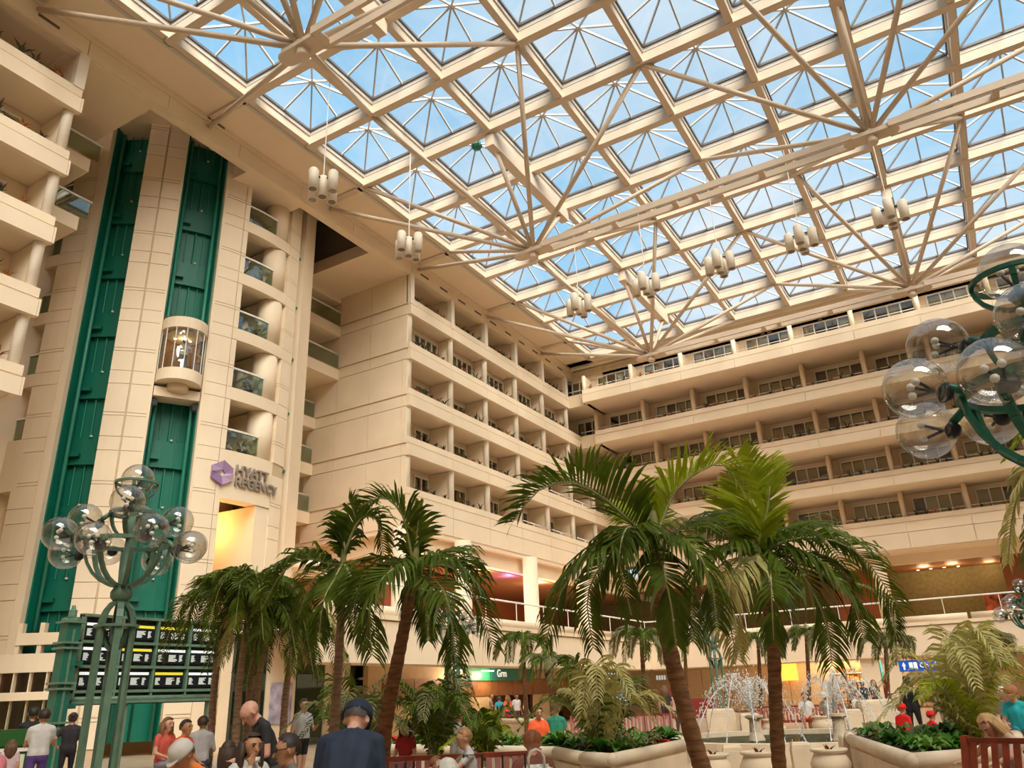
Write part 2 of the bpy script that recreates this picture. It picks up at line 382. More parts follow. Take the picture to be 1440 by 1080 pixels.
def balcony_plants(fc, k, u0, u1, n, label, group, dw=0.2, up=0.40):
    for i in range(n):
        if NPL[0] >= 298: return
        NPL[0] += 1
        u = u0+(u1-u0)*(i+0.5+random.uniform(-.25, .25))/n
        kk = random.randrange(4)
        o = inst('spiky_plant', SPIKY[kk], None, fc.pt(k, u, dw, ZF[k]+up), (0, 0, random.uniform(0, 6)), random.uniform(0.8, 1.25))
        tag(o, '%s on the %s parapet of the %s' % (LOOK[kk], LEVEL[k], label), 'plant', '%ss on the %s parapet of the %s' % (LOOK[kk], LEVEL[k], label))
def facade_level(fc, wall, k, joints, depth, nwin, side, colshape, z_top, ulo, uhi, wall_depth_above=None, winw=None, parts=True, cols=None, uj=None):
    zf = ZF[k]
    # band panels between joints, a continuous recessed upstand and the slab
    js = [ulo] + [j for j in joints if ulo+0.2 < j < uhi-0.2] + [uhi]
    for a, b in zip(js[:-1], js[1:]):
        fc.bx(MB(), k, a+0.012, b-0.012, 0.0, 0.25, zf-0.70, zf-0.05).build('parapet_panel', WALL2, wall)
        fc.bx(MB(), k, a+0.008, b-0.008, 0.06, 0.28, zf+0.03, zf+0.40).build('upstand_panel', WALL2, wall)
    fc.bx(MB(), k, ulo+0.02, uhi-0.02, 0.10, 0.22, zf-0.68, zf+0.38).build('joint_backing', JOINT, wall)
    fc.bx(MB(), k, ulo+0.02, uhi-0.02, 0.15, wall_depth_above if wall_depth_above else depth+0.3, zf-0.66, zf-0.30).build('balcony_slab', SOFF, wall)

# --- wing facade (middle, faces right) and its end wall
wing = Facade('x', lambda k: FX)
wj = [33.85, 38.2, 42.33, 46.46, 50.6, 54.73, 58.86, 62.99]
wing_end = [YK[k]+0.6 for k in range(5)]
wall_side = structure('wall_side', MB().box(FX-9, FX-5.4, 34.2, 75, 10.6, 26.5).box(FX-5.4, FX-1.95, 34.2, 75, 24.3, 26.5), WALL, 'cream balcony wing in the middle of the left hand side')
bal_side = structure('trim_4', MB().box(FX-1.9, FX-0.3, 33.95, 64, 11.7, 11.75), SOFF, 'tiers of balconies on the middle wing')
for k in range(5):
    facade_level(wing, bal_side, k, wj, 1.9, 2, 0, 'round', 0, 33.85, wing_end[k])
    zt = ZF[k]+2.3 if k < 4 else 26.5
    for q, j in enumerate(wj):
        if j > wing_end[k]-0.3: continue
        if k < 4:
            MB().lathe([(0.20, 0), (0.20, zt-ZF[k]-0.02), (0.205, zt-ZF[k])], 14).build('column', COLM, bal_side, True, (FX-0.36, j+0.28, ZF[k]))
            if q: MB().box(FX-1.95, FX-0.4, j+0.18, j+0.36, ZF[k], zt).build('partition', WALL2, bal_side)
        else:
            MB().box(FX-0.34, FX-0.02, j+0.0, j+0.36, ZF[k]+0.02, zt).build('column', COLM, bal_side)
            if q: MB().box(FX-1.95, FX-0.34, j+0.06, j+0.28, ZF[k], zt).build('partition', WALL2, bal_side)
        u1 = wj[q+1] if q+1 < len(wj) else j+4.13
        if u1 > wing_end[k]+1.0: continue
        if k < 4:
            nn, wd, dpt = (4, 2.55, 1.25) if k == 3 else (2, 1.45, 1.94)
            room(wing, k, j+0.27, u1+0.27, u1-wd, u1, dpt, bal_side)
            window(wing, k, u1-0.0-wd, u1-0.0, dpt, ZF[k]+0.15, ZF[k]+2.02, nn, 'sliding balcony window on the middle wing', 0.55, 0.5)
        if q < 6 and (k >= 2 or q < 3): balcony_plants(wing, k, j+0.7, u1-0.3, 5 if k > 1 else 4, 'middle wing', 'plants along the parapets of the middle wing')
        elif k < 2:
            MB().tube([(FX-0.16, j+0.5, ZF[k]+0.62), (FX-0.16, u1-0.1, ZF[k]+0.62)], 0.035, 6).build('handrail', WHITE, bal_side, True)
            MB().box(FX-0.19, FX-0.13, j+1.9, j+1.98, ZF[k]+0.38, ZF[k]+0.62).build('rail_post', WHITE, bal_side)
# end wall of the wing: panels with recessed joints
MB().box(-34.95, FX-0.3, 33.95, 34.3, 10.6, 26.5).build('joint_backing', JOINT, wall_side)
xs = [-34.9, -32.5, -29.85, -27.3, -26.96]
for k in range(5):
    zf = ZF[k]
    for a, b in zip(xs[:-1], xs[1:]):
        if a < -33 and k >= 3: continue
        MB().box(a+0.012, b-0.012, 33.85, 34.1, zf+0.06, (zf+2.27 if k < 4 else 26.46)).build('wall_panel', TAN, wall_side)
        MB().box(a+0.012, b-0.012, 33.85, 34.1, zf-0.69, zf-0.05).build('wall_panel', TAN, wall_side)
# deep band and transfer beam below the lowest parapet
zb = ZF[0]-0.70
for a, b in zip([33.85]+wj[1:], wj[1:]+[64.5]):
    MB().box(FX-0.28, FX+0.0, a+0.012, b-0.012, 10.57, zb-0.03).build('band_panel', WALL2, wall_side)
MB().box(-34.9, FX-0.28, 33.85, 34.2, 10.57, zb-0.03).build('band_panel', TAN, wall_side)
MB().box(-36, FX-0.05, 33.9, 75, 10.3, 10.6).build('lower_soffit', SOFF, wall_side)
MB().box(FX-0.9, FX-0.45, 34.4, 72, 9.35, 10.35).build('transfer_beam', WALL, wall_side)
MB().box(-36, FX-0.9, 34.4, 34.85, 9.35, 10.35).build('transfer_beam', WALL, wall_side)

# --- fascia above both left hand facades
wall_fascia = structure('wall_upper', MB().box(FX-0.5, FX-0.12, -4, 58.4, 26.5, 27.5), JOINT, 'long cream fascia under the roof on the left hand side')
fj = [-4, 0.3, 4.4, 8.5, 12.55, 16.3, 20.3, 24.4, 28.5, 33.9, 38.2, 42.33, 46.46, 50.6, 54.73, 57.2]
for a, b in zip(fj[:-1], fj[1:]):
    MB().box(FX-0.3, FX, a+0.015, b-0.015, 26.45, 27.18).build('fascia_panel', WALL2, wall_fascia)
MB().box(FX-0.3, FX+0.10, -4, 57.2, 27.20, 27.48).build('cornice', WALL2, wall_fascia)
MB().box(FX-0.55, FX-0.08, -4, 57.2, 26.38, 26.47).build('drip_edge', WALL, wall_fascia)
for y in [35.2, 37.3, 39.4, 41.4, 43.4, 45.5, 47.5, 49.6, 51.7, 53.8] + [5.2, 10.9]:
    MB().box(FX-0.02, FX+0.012, y-0.42, y+0.42, 26.72, 26.86).build('vent_slot', GRILLE, wall_fascia)
for y, w in ((18.35, .1), (18.7, .22), (19.05, .3)):
    MB().box(FX+0.09, FX+0.115, y-w, y+w*0.6, 27.28+0.05*w, 27.40).build('rust_patch', GRILLE, wall_fascia)

roofs = structure('trim_3', MB().box(FX-12, FX-0.32, -14.8, 12.6, 26.5, 27.7).box(FX-12, FX-0.32, 33.9, 75, 26.5, 27.7).box(-48, FX-0.12, 11, 24.5, 28.8, 29.0).box(-48, FX-0.12, 31.0, 34.5, 28.8, 29.0).box(FX-0.32, FX-0.12, 11, 34.5, 27.2, 28.9), SOFF, 'plain roof slab over the guest room wings')
MB().box(-48.4, -48, -6, 75, 0, 29).build('rear_wall', TAN, roofs)
MB().box(-48, -34.6, 10, 10.3, 0, 29).build('rear_wall', TAN, roofs)
MB().box(-30, 30, 75, 75.4, 0, 29).build('rear_wall', TAN, roofs)
# --- left wing (upper left)
leftw = Facade('x', lambda k: FX)
wall_left = structure('wall_left', MB().box(FX-9, FX-5.4, -14.6, 12.4, 0, 26.5).box(FX-5.4, FX-1.95, -14.6, 12.4, 24.3, 26.5).box(FX-5.4, FX-1.95, -14.6, 12.4, 0, 11.6).box(FX-5.4, FX-1.95, -14.6, 0.2, 11.6, 24.3).box(FX-5.4, FX-1.95, 12.36, 12.5, 11.6, 24.3), WALL, 'cream balcony wing at the far left')
lj = [12.7, 8.55, 4.4, 0.25, -4]
bal_left = structure('trim_5', MB().box(FX-1.9, FX-0.3, -4, 12.4, 11.7, 11.75), SOFF, 'tiers of balconies on the far left wing')
for k in range(0, 5):
    facade_level(leftw, bal_left, k, lj, 1.9, 2, 0, 'round', 0, -4, 12.7)
    MB().box(FX-0.25, FX-0.002, 12.702, 12.78, ZF[k]-0.69, ZF[k]-0.02).build('parapet_panel', WALL2, bal_left)
    MB().box(FX-1.9, FX-0.26, 12.5, 12.7, ZF[k]-0.69, ZF[k]+0.38).build('return_panel', WALL2, bal_left)
    zt = ZF[k]+2.3 if k < 4 else 26.5
    for q, j in enumerate(lj[:3]):
        if k < 4:
            MB().lathe([(0.20, 0), (0.20, zt-ZF[k]-0.02), (0.205, zt-ZF[k])], 14).build('column', COLM, bal_left, True, (FX-0.40, j-0.22, ZF[k]))
            MB().box(FX-1.95, FX-0.5, j-0.36, j-0.2, ZF[k], zt).build('partition', WALL2, bal_left)
            room(leftw, k, j-4.43, j-0.28, j-3.9, j-1.15, 1.94, bal_left)
            window(leftw, k, j-3.9, j-1.15, 1.94, ZF[k]+0.15, ZF[k]+2.02, 4, 'sliding balcony window on the far left wing', 0.5, 0.7)
        else:
            MB().box(FX-0.34, FX-0.02, j-0.42, j, ZF[k]+0.4, zt).build('column', COLM, bal_left)
            MB().box(FX-1.95, FX-0.34, j-0.36, j-0.14, ZF[k], zt).build('partition', WALL2, bal_left)
        if q < 2: balcony_plants(leftw, k, j-3.6, j-0.7, 4, 'far left wing', 'plants along the parapets of the far left wing')
# link balconies between the left wing and the tower
for k in (3, 4):
    zf = ZF[k]
    MB().box(-33.5, -30.0, 12.4, 15.15, zf-0.65, zf).build('link_slab', WALL2, wall_left)
    MB().tube([(-30.05, 12.7, zf+1.0), (-30.05, 15.6, zf+1.0)], 0.05, 8).build('handrail', WHITE, wall_left, True)
    MB().box(-30.07, -30.03, 12.7, 15.5, zf+0.12, zf+0.92).build('glass_panel', RGLASS, wall_left)
MB().box(-34.6, -34.2, 12.0, 17.5, 0, 26.5).build('link_wall', TAN, wall_left)

# --- soffit over the tower recess, with its two square openings
soffit = structure('trim_1', MB().box(-27.3, FX-0.05, 12.7, 33.85, 26.40, 27.2).box(-40, -27.3, 12.0, 15.85, 26.40, 27.2).box(-40, -27.3, 21.25, 24.93, 26.40, 27.2).box(-40, -27.3, 30.5, 33.85, 26.40, 27.2), SOFF, 'flat cream soffit above the round tower')
MB().box(-44, -27.2, 15.5, 21.6, 28.6, 28.8).build('upper_ceiling', TAN, soffit)
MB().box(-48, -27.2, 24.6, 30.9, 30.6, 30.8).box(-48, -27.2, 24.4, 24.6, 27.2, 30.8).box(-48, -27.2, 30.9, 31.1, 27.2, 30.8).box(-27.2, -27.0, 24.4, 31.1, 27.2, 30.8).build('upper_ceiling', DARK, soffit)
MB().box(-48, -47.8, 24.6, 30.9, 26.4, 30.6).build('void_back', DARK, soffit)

# ---------------------------------------------------------------- round tower with two lift shafts
TC = (-35.58, 23.82, 0); TR = 7.74; AX = -42.8
tw = MB()
def tarc(mb, a0, a1, r0, r1, z0, z1, n=4): return mb.arc(TC, r0, r1, a0, a1, z0, z1, n)
for a0, a1 in ((-74.4, -62.4), (-49.4, -36.1), (-21.2, -11.2), (9.3, 15.9), (-101, -95)):
    tarc(tw, a0+0.15, a1-0.15, TR-0.9, TR-0.05, 0.0, 28.6, 6)
tarc(tw, 15.9, 100, TR-0.9, TR-0.3, 0, 28.6, 12); tarc(tw, -160, -101, TR-0.9, TR-0.3, 0, 28.6, 8)
wall_tower = structure('wall_tower', tw, mat('tower_joint', (0.62, 0.47, 0.31), 0.85), 'round cream tower with two teal lift shafts')
segs = [(-74.3, -65.2), (-65.0, -62.4), (-49.4, -43.05), (-42.55, -36.1), (-21.2, -13.25), (-13.15, -11.2), (9.3, 15.9)]
for zf in [0.35, 3.35, 6.35, 9.35] + ZF + [27.35]:
    for (a0, a1) in segs:
        for z0, z1 in ((zf-0.60, zf-0.012), (zf+0.012, zf+0.92), (zf+0.945, zf+1.06), (zf+1.085, zf+2.375)):
            if z0 < 0 or z0 > 28.5: continue
            if (a0 == -65.0) : continue
            if zf == 12.35-0 and a0 > -14 and z0 < 12.3: continue
            tarc(MB(), a0+0.06, a1-0.06, TR-0.3, TR, z0, min(z1, 28.6), 3).build('wall_panel', WALL2, wall_tower, False)
tarc(MB(), -65.05, -62.4, TR-0.3, TR+0.03, 0, 28.6, 2).build('pilaster', WALL2, wall_tower)
tarc(MB(), -36.8, -36.0, TR-0.3, TR+0.03, 0, 28.6, 1).build('pilaster', WALL2, wall_tower)
tarc(MB(), -21.3, -20.5, TR-0.3, TR+0.03, 0, 28.6, 1).build('pilaster', TAN, wall_tower)
bal_tower = structure('trim_8', MB().lathe([(0, 0), (TR-3.5, 0), (TR-3.5, 26), (0, 26)], 24, TC), TAN, 'curved lift lobby balconies of the round tower')
# lobby balconies on the right and left lobes
RAIL = RGLASS
for zf in ZF + [27.35]:
    for s in (1, -1):
        A = lambda a: a if s == 1 else 2*AX-a
        lo = zf-0.60 if zf > 12.4 else 10.13
        a0, a1 = sorted((A(-13.15), A(9.3)))
        if zf < 28 and lo < 27: tarc(MB(), a0+0.1, a1-0.1, TR-0.7, TR+0.005, lo, zf-0.01, 8).build('balcony_band', WALL2, bal_tower)
        if zf < 27:
            a0, a1 = sorted((A(-11.2), A(9.3)))
            tarc(MB(), a0, a1, TR-3.2, TR-0.7, zf-0.5, zf-0.02, 6).build('balcony_slab', SOFF, bal_tower)
            # rounded column at the far end of the opening
            c = math.radians(A(5.8)); cx, cy = TC[0]+(TR-0.62)*math.cos(c), TC[1]+(TR-0.62)*math.sin(c)
            MB().lathe([(0.60, 0), (0.60, 2.39)], 24).build('column', WALL2, bal_tower, True, (cx, cy, zf))
            a0, a1 = sorted((A(2.6), A(9.3)))
            tarc(MB(), a0, a1, TR-3.2, TR-0.62, zf, zf+2.39, 3).build('inner_wall', WALL2, bal_tower)
            a0, a1 = sorted((A(-11.2), A(2.4)))
            tarc(MB(), a0, a1, TR-0.22, TR-0.19, zf+0.10, zf+0.98, 6).build('glass_panel', RAIL, bal_tower)
            tarc(MB(), a0, a1, TR-0.25, TR-0.14, zf+0.98, zf+1.06, 6).build('handrail', WHITE, bal_tower)
            tarc(MB(), a0, a1, TR-3.4, TR-3.2, zf, zf+2.4, 5).build('inner_wall', TAN if zf > 13 else ORANGE, bal_tower)
# lobby opening low on the right lobe, lit orange
tarc(MB(), -11.2, 9.3, TR-3.2, TR-3.0, 5.2, 10.1, 5).build('inner_wall', ORANGE, wall_tower)
tarc(MB(), 3.0, 9.3, TR-3.0, TR-0.05, 3.35, 10.1, 3).build('inner_wall', WALL2, wall_tower)
tarc(MB(), -13.1, 9.3, TR-0.7, TR, 0, 5.0, 8).build('balcony_band', WALL2, wall_tower)
# teal lift shafts
def shaft(a0, a1, car):
    am = (a0+a1)/2; am_r = math.radians(am)
    sh = tarc(MB(), a0, a1, TR-1.25, TR-1.15, 0.5, 28.5, 4).build('shaft_back', TEAL, wall_tower)
    tarc(MB(), a0, a0+0.5, TR-1.15, TR-0.25, 0.5, 28.5, 1).build('shaft_side', TEAL2, sh); tarc(MB(), a1-0.5, a1, TR-1.15, TR-0.25, 0.5, 28.5, 1).build('shaft_side', TEAL2, sh)
    def at(a, r, z): return (TC[0]+r*math.cos(math.radians(a)), TC[1]+r*math.sin(math.radians(a)), z)
    for a, mm, r in ((a0+1.3, TEALL, 0.09), (a1-1.3, TEALL, 0.09), (am, TEAL2, 0.05)):
        MB().tube([at(a, TR-0.7 if mm is TEALL else TR-1.1, 0.5), at(a, TR-0.7 if mm is TEALL else TR-1.1, 28.4)], r, 6).build('guide_rail', mm, sh, True)
    for zf in [3.35, 6.35, 9.35] + ZF + [27.35]:
        tarc(MB(), a0+0.6, a1-0.6, TR-1.15, TR-1.02, zf-0.9, zf+0.25, 3).build('landing_panel', TEAL, sh)
        tarc(MB(), a0+0.6, a1-0.6, TR-1.15, TR-0.95, zf-0.97, zf-0.89, 3).build('ledge', TEAL2, sh)
        for da in (0.9,):
            MB().box(-0.04, 0.04, -0.04, 0.04, 0, 0.07).build('lamp', WHITE, sh, False, at(am+da, TR-0.97, zf+0.26))
        for da in (-3.4, 0.2, 3.3):
            MB().tube([at(am+da, TR-1.08, zf+0.3), at(am+da, TR-1.08, zf+2.0)], 0.028, 5).build('conduit', TEALL if da else CURTW, sh)
        MB().box(-0.25, 0.25, -0.12, 0.12, -0.08, 0.08).build('bracket', TEAL2, sh, False, at(a0+2.6, TR-0.95, zf-0.55)).rotation_euler = (0, 0, math.radians(a0+92))
shaft(-62.4, -49.4, False); shaft(-36.1, -21.2, True)
# slot of teal glass and the flat pier right of the tower
tarc(MB(), 15.9, 24.0, TR-0.5, TR-0.35, 3.0, 28.5, 3).build('slot_glass', TEAL, wall_tower)
for zf in ZF: tarc(MB(), 15.9, 24, TR-0.36, TR-0.2, zf-0.1, zf+0.0, 3).build('slot_bar', TEALL, wall_tower)
MB().prism([(-28.30, 26.45), (-28.88, 27.72), (-30.2, 27.2), (-29.6, 26.0)], 0, 28.5).build('pier', WALL2, wall_tower)
# recess between pier and wing: short balconies
rec = structure('trim_2', MB().box(-40, -37.5, 26.5, 33.9, 0, 27), TAN, 'shadowed recess wall between the tower and the middle wing')
for k in (3, 4):
    zf = ZF[k]-0.1
    MB().box(-36, -32.4, 27.5, 33.84, zf-0.70, zf).build('link_slab', WALL2, rec)
    MB().tube([(-32.45, 28.0, zf+1.05), (-32.45, 33.84, zf+1.05)], 0.05, 8).build('handrail', WHITE, rec, True)
    MB().box(-32.47, -32.44, 28.0, 33.8, zf+0.1, zf+0.97).build('glass_panel', RGLASS, rec)
for k in (0, 1, 2):
    zf = ZF[k]
    MB().box(-38, -34.2, 27.5, 33.84, zf-0.70, zf).build('link_slab', WALL2, rec)
    MB().tube([(-34.3, 28.0, zf+1.05), (-34.3, 33.84, zf+1.05)], 0.05, 8).build('handrail', WHITE, rec, True)
    MB().box(-34.32, -34.29, 28.0, 33.8, zf+0.1, zf+0.97).build('glass_panel', RGLASS, rec)
MB().box(-36, -32.5, 27.5, 33.84, 26.0, 26.4).build('link_slab', WALL2, rec)
MB().lathe([(0, 0), (1.75, 0), (1.8, 0.12), (1.8, 0.5), (0, 0.5)], 40, (-29.6, 29.0, 7.75)).build('round_canopy', WALL2, rec, True)

# --- back wall, stepping back towards the floor
back = Facade('y', lambda k: YK[k])
bj = [-25.15+4.18*i for i in range(0, 12)]
BX0, BX1 = -25.2, bj[-1]
wall_back = structure('wall_back', MB().box(-28, BX1, YK[4]+1.9, 72, 26.45, 27.5).box(BX1, 28.5, 56, 75, 0, 27.6), WALL, 'stepped cream balcony wall at the back of the atrium')
bal_back = structure('trim_6', MB().box(-25, BX1, 63.6, 65, 11.7, 11.75), SOFF, 'stepped tiers of balconies along the back wall')
for k in range(5):
    zf = ZF[k]
    wd = 1.9
    deep = (YK[k-1]+wd+0.3-YK[k]) if k > 0 else 2.8
    facade_level(back, bal_back, k, bj, wd, 4, 0, 'nose', 0, BX0 if k < 5 else BX0, BX1, deep)
    # link piece to the wing at the inner corner
    MB().box(FX-0.3, BX0-0.02, YK[k]+0.62, YK[k]+0.9, zf-0.70, zf+0.36).build('corner_panel', WALL2, bal_back)
    MB().box(FX-1.5, BX0+0.3, YK[k]+0.7, YK[k]+(deep if k else 2.8), zf-0.66, zf-0.3).build('balcony_slab', SOFF, bal_back)
    MB().tube([(FX-0.1, YK[k]+0.75, zf+0.72), (BX0, YK[k]+0.75, zf+0.72)], 0.04, 6).build('handrail', WHITE, bal_back, True)
    room(back, k, -28.6, BX0+0.05, FX-0.9, BX0-0.25, wd, bal_back)
    zt = zf+2.32 if k < 4 else zf+1.75
    for q, j in enumerate(bj):
        col = WALL2
        MB().box(j-0.10, j+0.10, YK[k]+0.42, YK[k]+wd, zf+0.05, zt).build('partition', col, bal_back)
        MB().lathe([(0.17, 0), (0.17, zt-zf-0.05)], 12).build('column', col, bal_back, True, (j, YK[k]+0.44, zf+0.05))
        if q+1 < len(bj):
            room(back, k, j, bj[q+1], j+0.62, bj[q+1]-0.16, wd, bal_back)
            window(back, k, j+0.62, bj[q+1]-0.16, wd-0.02, zf+0.15, zf+2.02, 4, 'four pane balcony window on the back wall', 0.66, 0.6 if k == 4 else 0.1)
            if q < 8 and not (k == 3 and q == 0) and not (k == 4 and q > 3):
                balcony_plants(back, k, j+0.4, bj[q+1]-0.3, 5 if k < 3 else 4, 'back wall', 'plants along the parapets of the back wall')
            MB().tube([(j+0.2, YK[k]+0.34, zf+0.66), (bj[q+1]-0.2, YK[k]+0.34, zf+0.66)], 0.03, 5).build('handrail', WHITE, bal_back, True)
    window(back, k, FX-0.9, BX0-0.25, wd-0.02, zf+0.15, zf+2.02, 3, 'balcony window in the inner corner beside the back wall', 0.7, 0.0)
MB().box(FX-0.4, -24.0, YK[4]+1.8, 58.0, 26.2, 27.7).build('corner_wall', WALL, wall_back)
for z in (26.75, 27.15): MB().box(-26.5, BX1, YK[4]+1.75, YK[4]+1.95, z, z+0.07).build('wall_ledge', WALL2, wall_back)
MB().box(-26.6, BX1, YK[4]+1.1, YK[4]+1.5, 27.25, 27.5).build('gutter', WALL2, wall_back)
for x in (-10.6, -10.1, -6.4): MB().box(x-0.15, x+0.15, YK[4]+1.7, YK[4]+1.96, 26.45, 26.78).build('bracket', GRILLE, wall_back)
# deep band under the lowest parapet, soffit and lobby beam
for a, b in zip(bj[:-1], bj[1:]):
    MB().box(a+0.012, b-0.012, YK[0]+0.02, YK[0]+0.3, 10.50, ZF[0]-0.73).build('band_panel', WHITE if False else WALL2, wall_back)
MB().box(-30, BX1, YK[0]+0.1, 68, 10.42, 10.6).build('lower_soffit', SOFF, wall_back)
MB().box(-30, BX1, 65.9, 66.4, 9.75, 10.45).build('lobby_beam', WALL, wall_back)

# the two sides of the atrium beyond the frame
wall_right = structure('wall_right', MB().box(28.5, 29.1, -14.2, 75, 0, 28.6), WALL, 'cream wall closing the atrium on the right')
wall_front = structure('wall_front', MB().box(-36, 29.1, -14.8, -14.2, 0, 28.6), WALL, 'cream wall closing the atrium behind the viewpoint')
# ---------------------------------------------------------------- mezzanine lobby
MX, MY = -22.4, 57.0
mezz = structure('wall_mezzanine', MB().box(-44, MX-0.12, 27.0, 72, 4.4, 4.98).box(-27.9, MX-0.12, 23.25, 27.0, 4.4, 4.98).box(MX-0.2, BX1, MY+0.12, 72, 4.4, 4.98), TAN, 'mezzanine parapet running around the atrium above the shops')
def mpanel(x0, x1, y0, y1, z0, z1, m=WALL2, nm='parapet_panel'): return MB().box(x0, x1, y0, y1, z0, z1).build(nm, m, mezz)
ys = [23.25+3.75*i for i in range(10)]
for a, b in zip(ys[:-1], ys[1:]): mpanel(MX-0.2, MX, a+0.012, b-0.012, 3.08, 4.78)
mpanel(MX-0.3, MX-0.15, 23.25, MY, 3.0, 4.9, JOINT, 'joint_backing')
xs2 = [MX+4.18*i for i in range(0, 11)]
for a, b in zip(xs2[:-1], xs2[1:]): mpanel(a+0.012, b-0.012, MY, MY+0.2, 3.08, 4.78)
mpanel(MX, BX1-1, MY+0.15, MY+0.3, 3.0, 4.9, JOINT, 'joint_backing')
mpanel(MX-0.35, MX+0.10, 23.25, MY+0.1, 4.84, 5.04, WALL2, 'cornice'); mpanel(MX+0.1, BX1, MY-0.10, MY+0.35, 4.84, 5.04, WALL2, 'cornice')
MB().tube([(MX-0.12, 23.25, 5.22), (MX-0.12, MY+0.12, 5.22)], 0.21, 12).build('bullnose', WALL2, mezz, True)
for a, b in zip(xs2[:-1], xs2[1:]):
    MB().tube([(a+0.1, MY+0.12, 5.22), (b-0.1, MY+0.12, 5.22)], 0.21, 12).build('bullnose', WALL2, mezz, True)
MB().tube([(MX-0.2, 23.25, 6.4), (MX-0.2, MY+0.2, 6.4), (BX1, MY+0.2, 6.4)], 0.05, 8).build('handrail', WHITE, mezz, True)
for y in [29+3.1*i for i in range(10)]: MB().tube([(MX-0.2, y, 5.3), (MX-0.2, y, 6.4)], 0.025, 6).build('rail_post', WHITE, mezz)
for x in [MX+1+3.1*i for i in range(12)]: MB().tube([(x, MY+0.2, 5.3), (x, MY+0.2, 6.4)], 0.025, 6).build('rail_post', WHITE, mezz)
for x in (-18.6, 3.2):
    for i in range(8): MB().tube([(x+0.18*i, MY+0.2, 5.3), (x+0.18*i, MY+0.2, 6.4)], 0.015, 5).build('baluster', WHITE, mezz)
for (x, y) in [(-26.6, 33.2), (-26.3, 38.6), (-26.3, 46.6), (-26.3, 54.5)]:
    MB().lathe([(0.62, 4.98), (0.62, 5.2), (0.5, 5.25), (0.5, 10.3)], 24, (x, y, 0)).build('column', ORANGE, mezz, True)
for x in (-15.2, -6.8, 8.0): MB().lathe([(0.5, 4.98), (0.5, 10.45)], 20, (x, 64.5, 0)).build('column', ORANGE, mezz, True)
mpanel(-36.2, -36, 27, 72, 4.98, 10.4, WOOD, 'lobby_wall'); mpanel(-37, BX1, 71.5, 71.8, 4.98, 10.4, mat('olive_wall', (0.16, 0.13, 0.05), 0.7, var=0.2), 'lobby_wall')
mpanel(-31, BX1, 66.4, 71.8, 9.78, 9.95, mat('lobby_ceiling', (0.30, 0.13, 0.05), 0.6), 'lobby_ceiling')
mpanel(-36, -28, 35, 71, 9.4, 9.5, mat('lobby_ceiling', (0.30, 0.13, 0.05), 0.6), 'lobby_ceiling')
for x0, x1 in ((-10.6, -7.6), (1.0, 3.2)): mpanel(x0, x1, 68.0, 68.3, 4.98, 9.8, WOOD, 'wood_panel')
tag(mpanel(-0.6, 0.9, 68.6, 68.7, 5.6, 7.4, mat('abstract_print', (0.45, 0.10, 0.03), 0.6, var=0.8, scale=2.5), 'wall_art'), 'red and brown abstract picture in the lobby')
for px, py in ((1291, 802), (1309, 800), (1328, 798), (1347.5, 796.7), (1392, 794), (1212, 812)): MB().lathe([(0, 0), (0.10, 0.0), (0.10, 0.03)], 10).build('downlight', mat('downlight_glow', (1, .9, .7), emit=(1, 0.8, 0.5), estr=6), mezz, False, Wz(px, py, 9.76))
MB().lathe([(0, 0), (0.10, 0.0), (0.10, 0.03)], 10).build('downlight', MATS['downlight_glow'], mezz, False, Wz(538, 789, 9.37))
# ground floor shopfronts under the mezzanine
shop = structure('wall_shops', MB().box(-26.2, -25.9, 30, 61, 1.7, 4.4).box(-29.6, -29.4, 30, 61, 0, 4.4).box(-29.4, -26.2, 30, 61, 2.6, 2.7).box(-26, BX1, 60.6, 60.9, 0, 4.4), mat('shop_wall', (0.60, 0.43, 0.25), 0.7, var=0.06), 'warm brown shop wall under the mezzanine')
for i in range(14): MB().box(-22+2.1*i+0.02, -22+2.1*i+2.08, 60.5, 60.62, 0.1, 3.0).build('wall_panel', mat('ochre_panel', (0.68, 0.50, 0.29), 0.65, var=0.05), shop)
for i in range(11): MB().box(-25.92, -25.8, 31+2.4*i+0.02, 31+2.4*i+2.38, 1.7, 2.6).build('wall_panel', mat('shop_wood', (0.30, 0.12, 0.04), 0.5, var=0.2), shop); MB().box(-25.92, -25.84, 31+2.4*i+0.12, 31+2.4*i+2.28, 0.05, 1.68).build('wall_panel', MATS['ochre_panel'], shop) if i % 3 == 0 else MB().box(-29.35, -28.9, 31+2.4*i+0.12, 31+2.4*i+2.28, 0.05, 2.2).build('shop_cabinet', MATS['shop_wood'], shop)
for i in range(5): MB().box(-26.6, -26.45, 22.6+1.7*i+0.03, 22.6+1.7*i+1.67, 0.05, 4.35).build('wall_panel', WALL2 if i % 2 else glass('shop_glass', (0.20, 0.42, 0.37), 0.12), shop)
MB().box(-27.2, -26.6, 22.6, 31, 0, 4.4).build('wall_backing', TAN, shop)
tag(MB().box(-26.44, -26.40, 24.55, 25.75, 0.9, 2.5).build('poster', mat('poster_lilac', (0.45, 0.42, 0.55), 0.5, var=0.6, scale=2)  , shop), 'lilac poster on the shop wall')
def light(kind, name, loc, energy, color, size=0.3, rot=None, **kw):
    d = bpy.data.lights.new(name, kind); d.energy = energy; d.color = color
    if kind in ('POINT', 'SPOT'): d.shadow_soft_size = size
    if kind == 'AREA': d.size = size
    for a, b in kw.items(): setattr(d, a, b)
    o = bpy.data.objects.new(name, d); COL.objects.link(o); o.location = loc
    if rot: o.rotation_euler = rot
    return o
for p, en in (((-28.5, 36, 9.0), 260), ((-28.5, 44, 9.0), 300), ((-28.5, 52, 9.0), 300), (Wz(1212, 812, 9.6), 90), (Wz(1300, 801, 9.6), 110), (Wz(1340, 797, 9.6), 110), (Wz(1392, 794, 9.6), 70)):
    light('POINT', 'lobby_lamp', p, en, (1.0, 0.68, 0.36), 0.4)
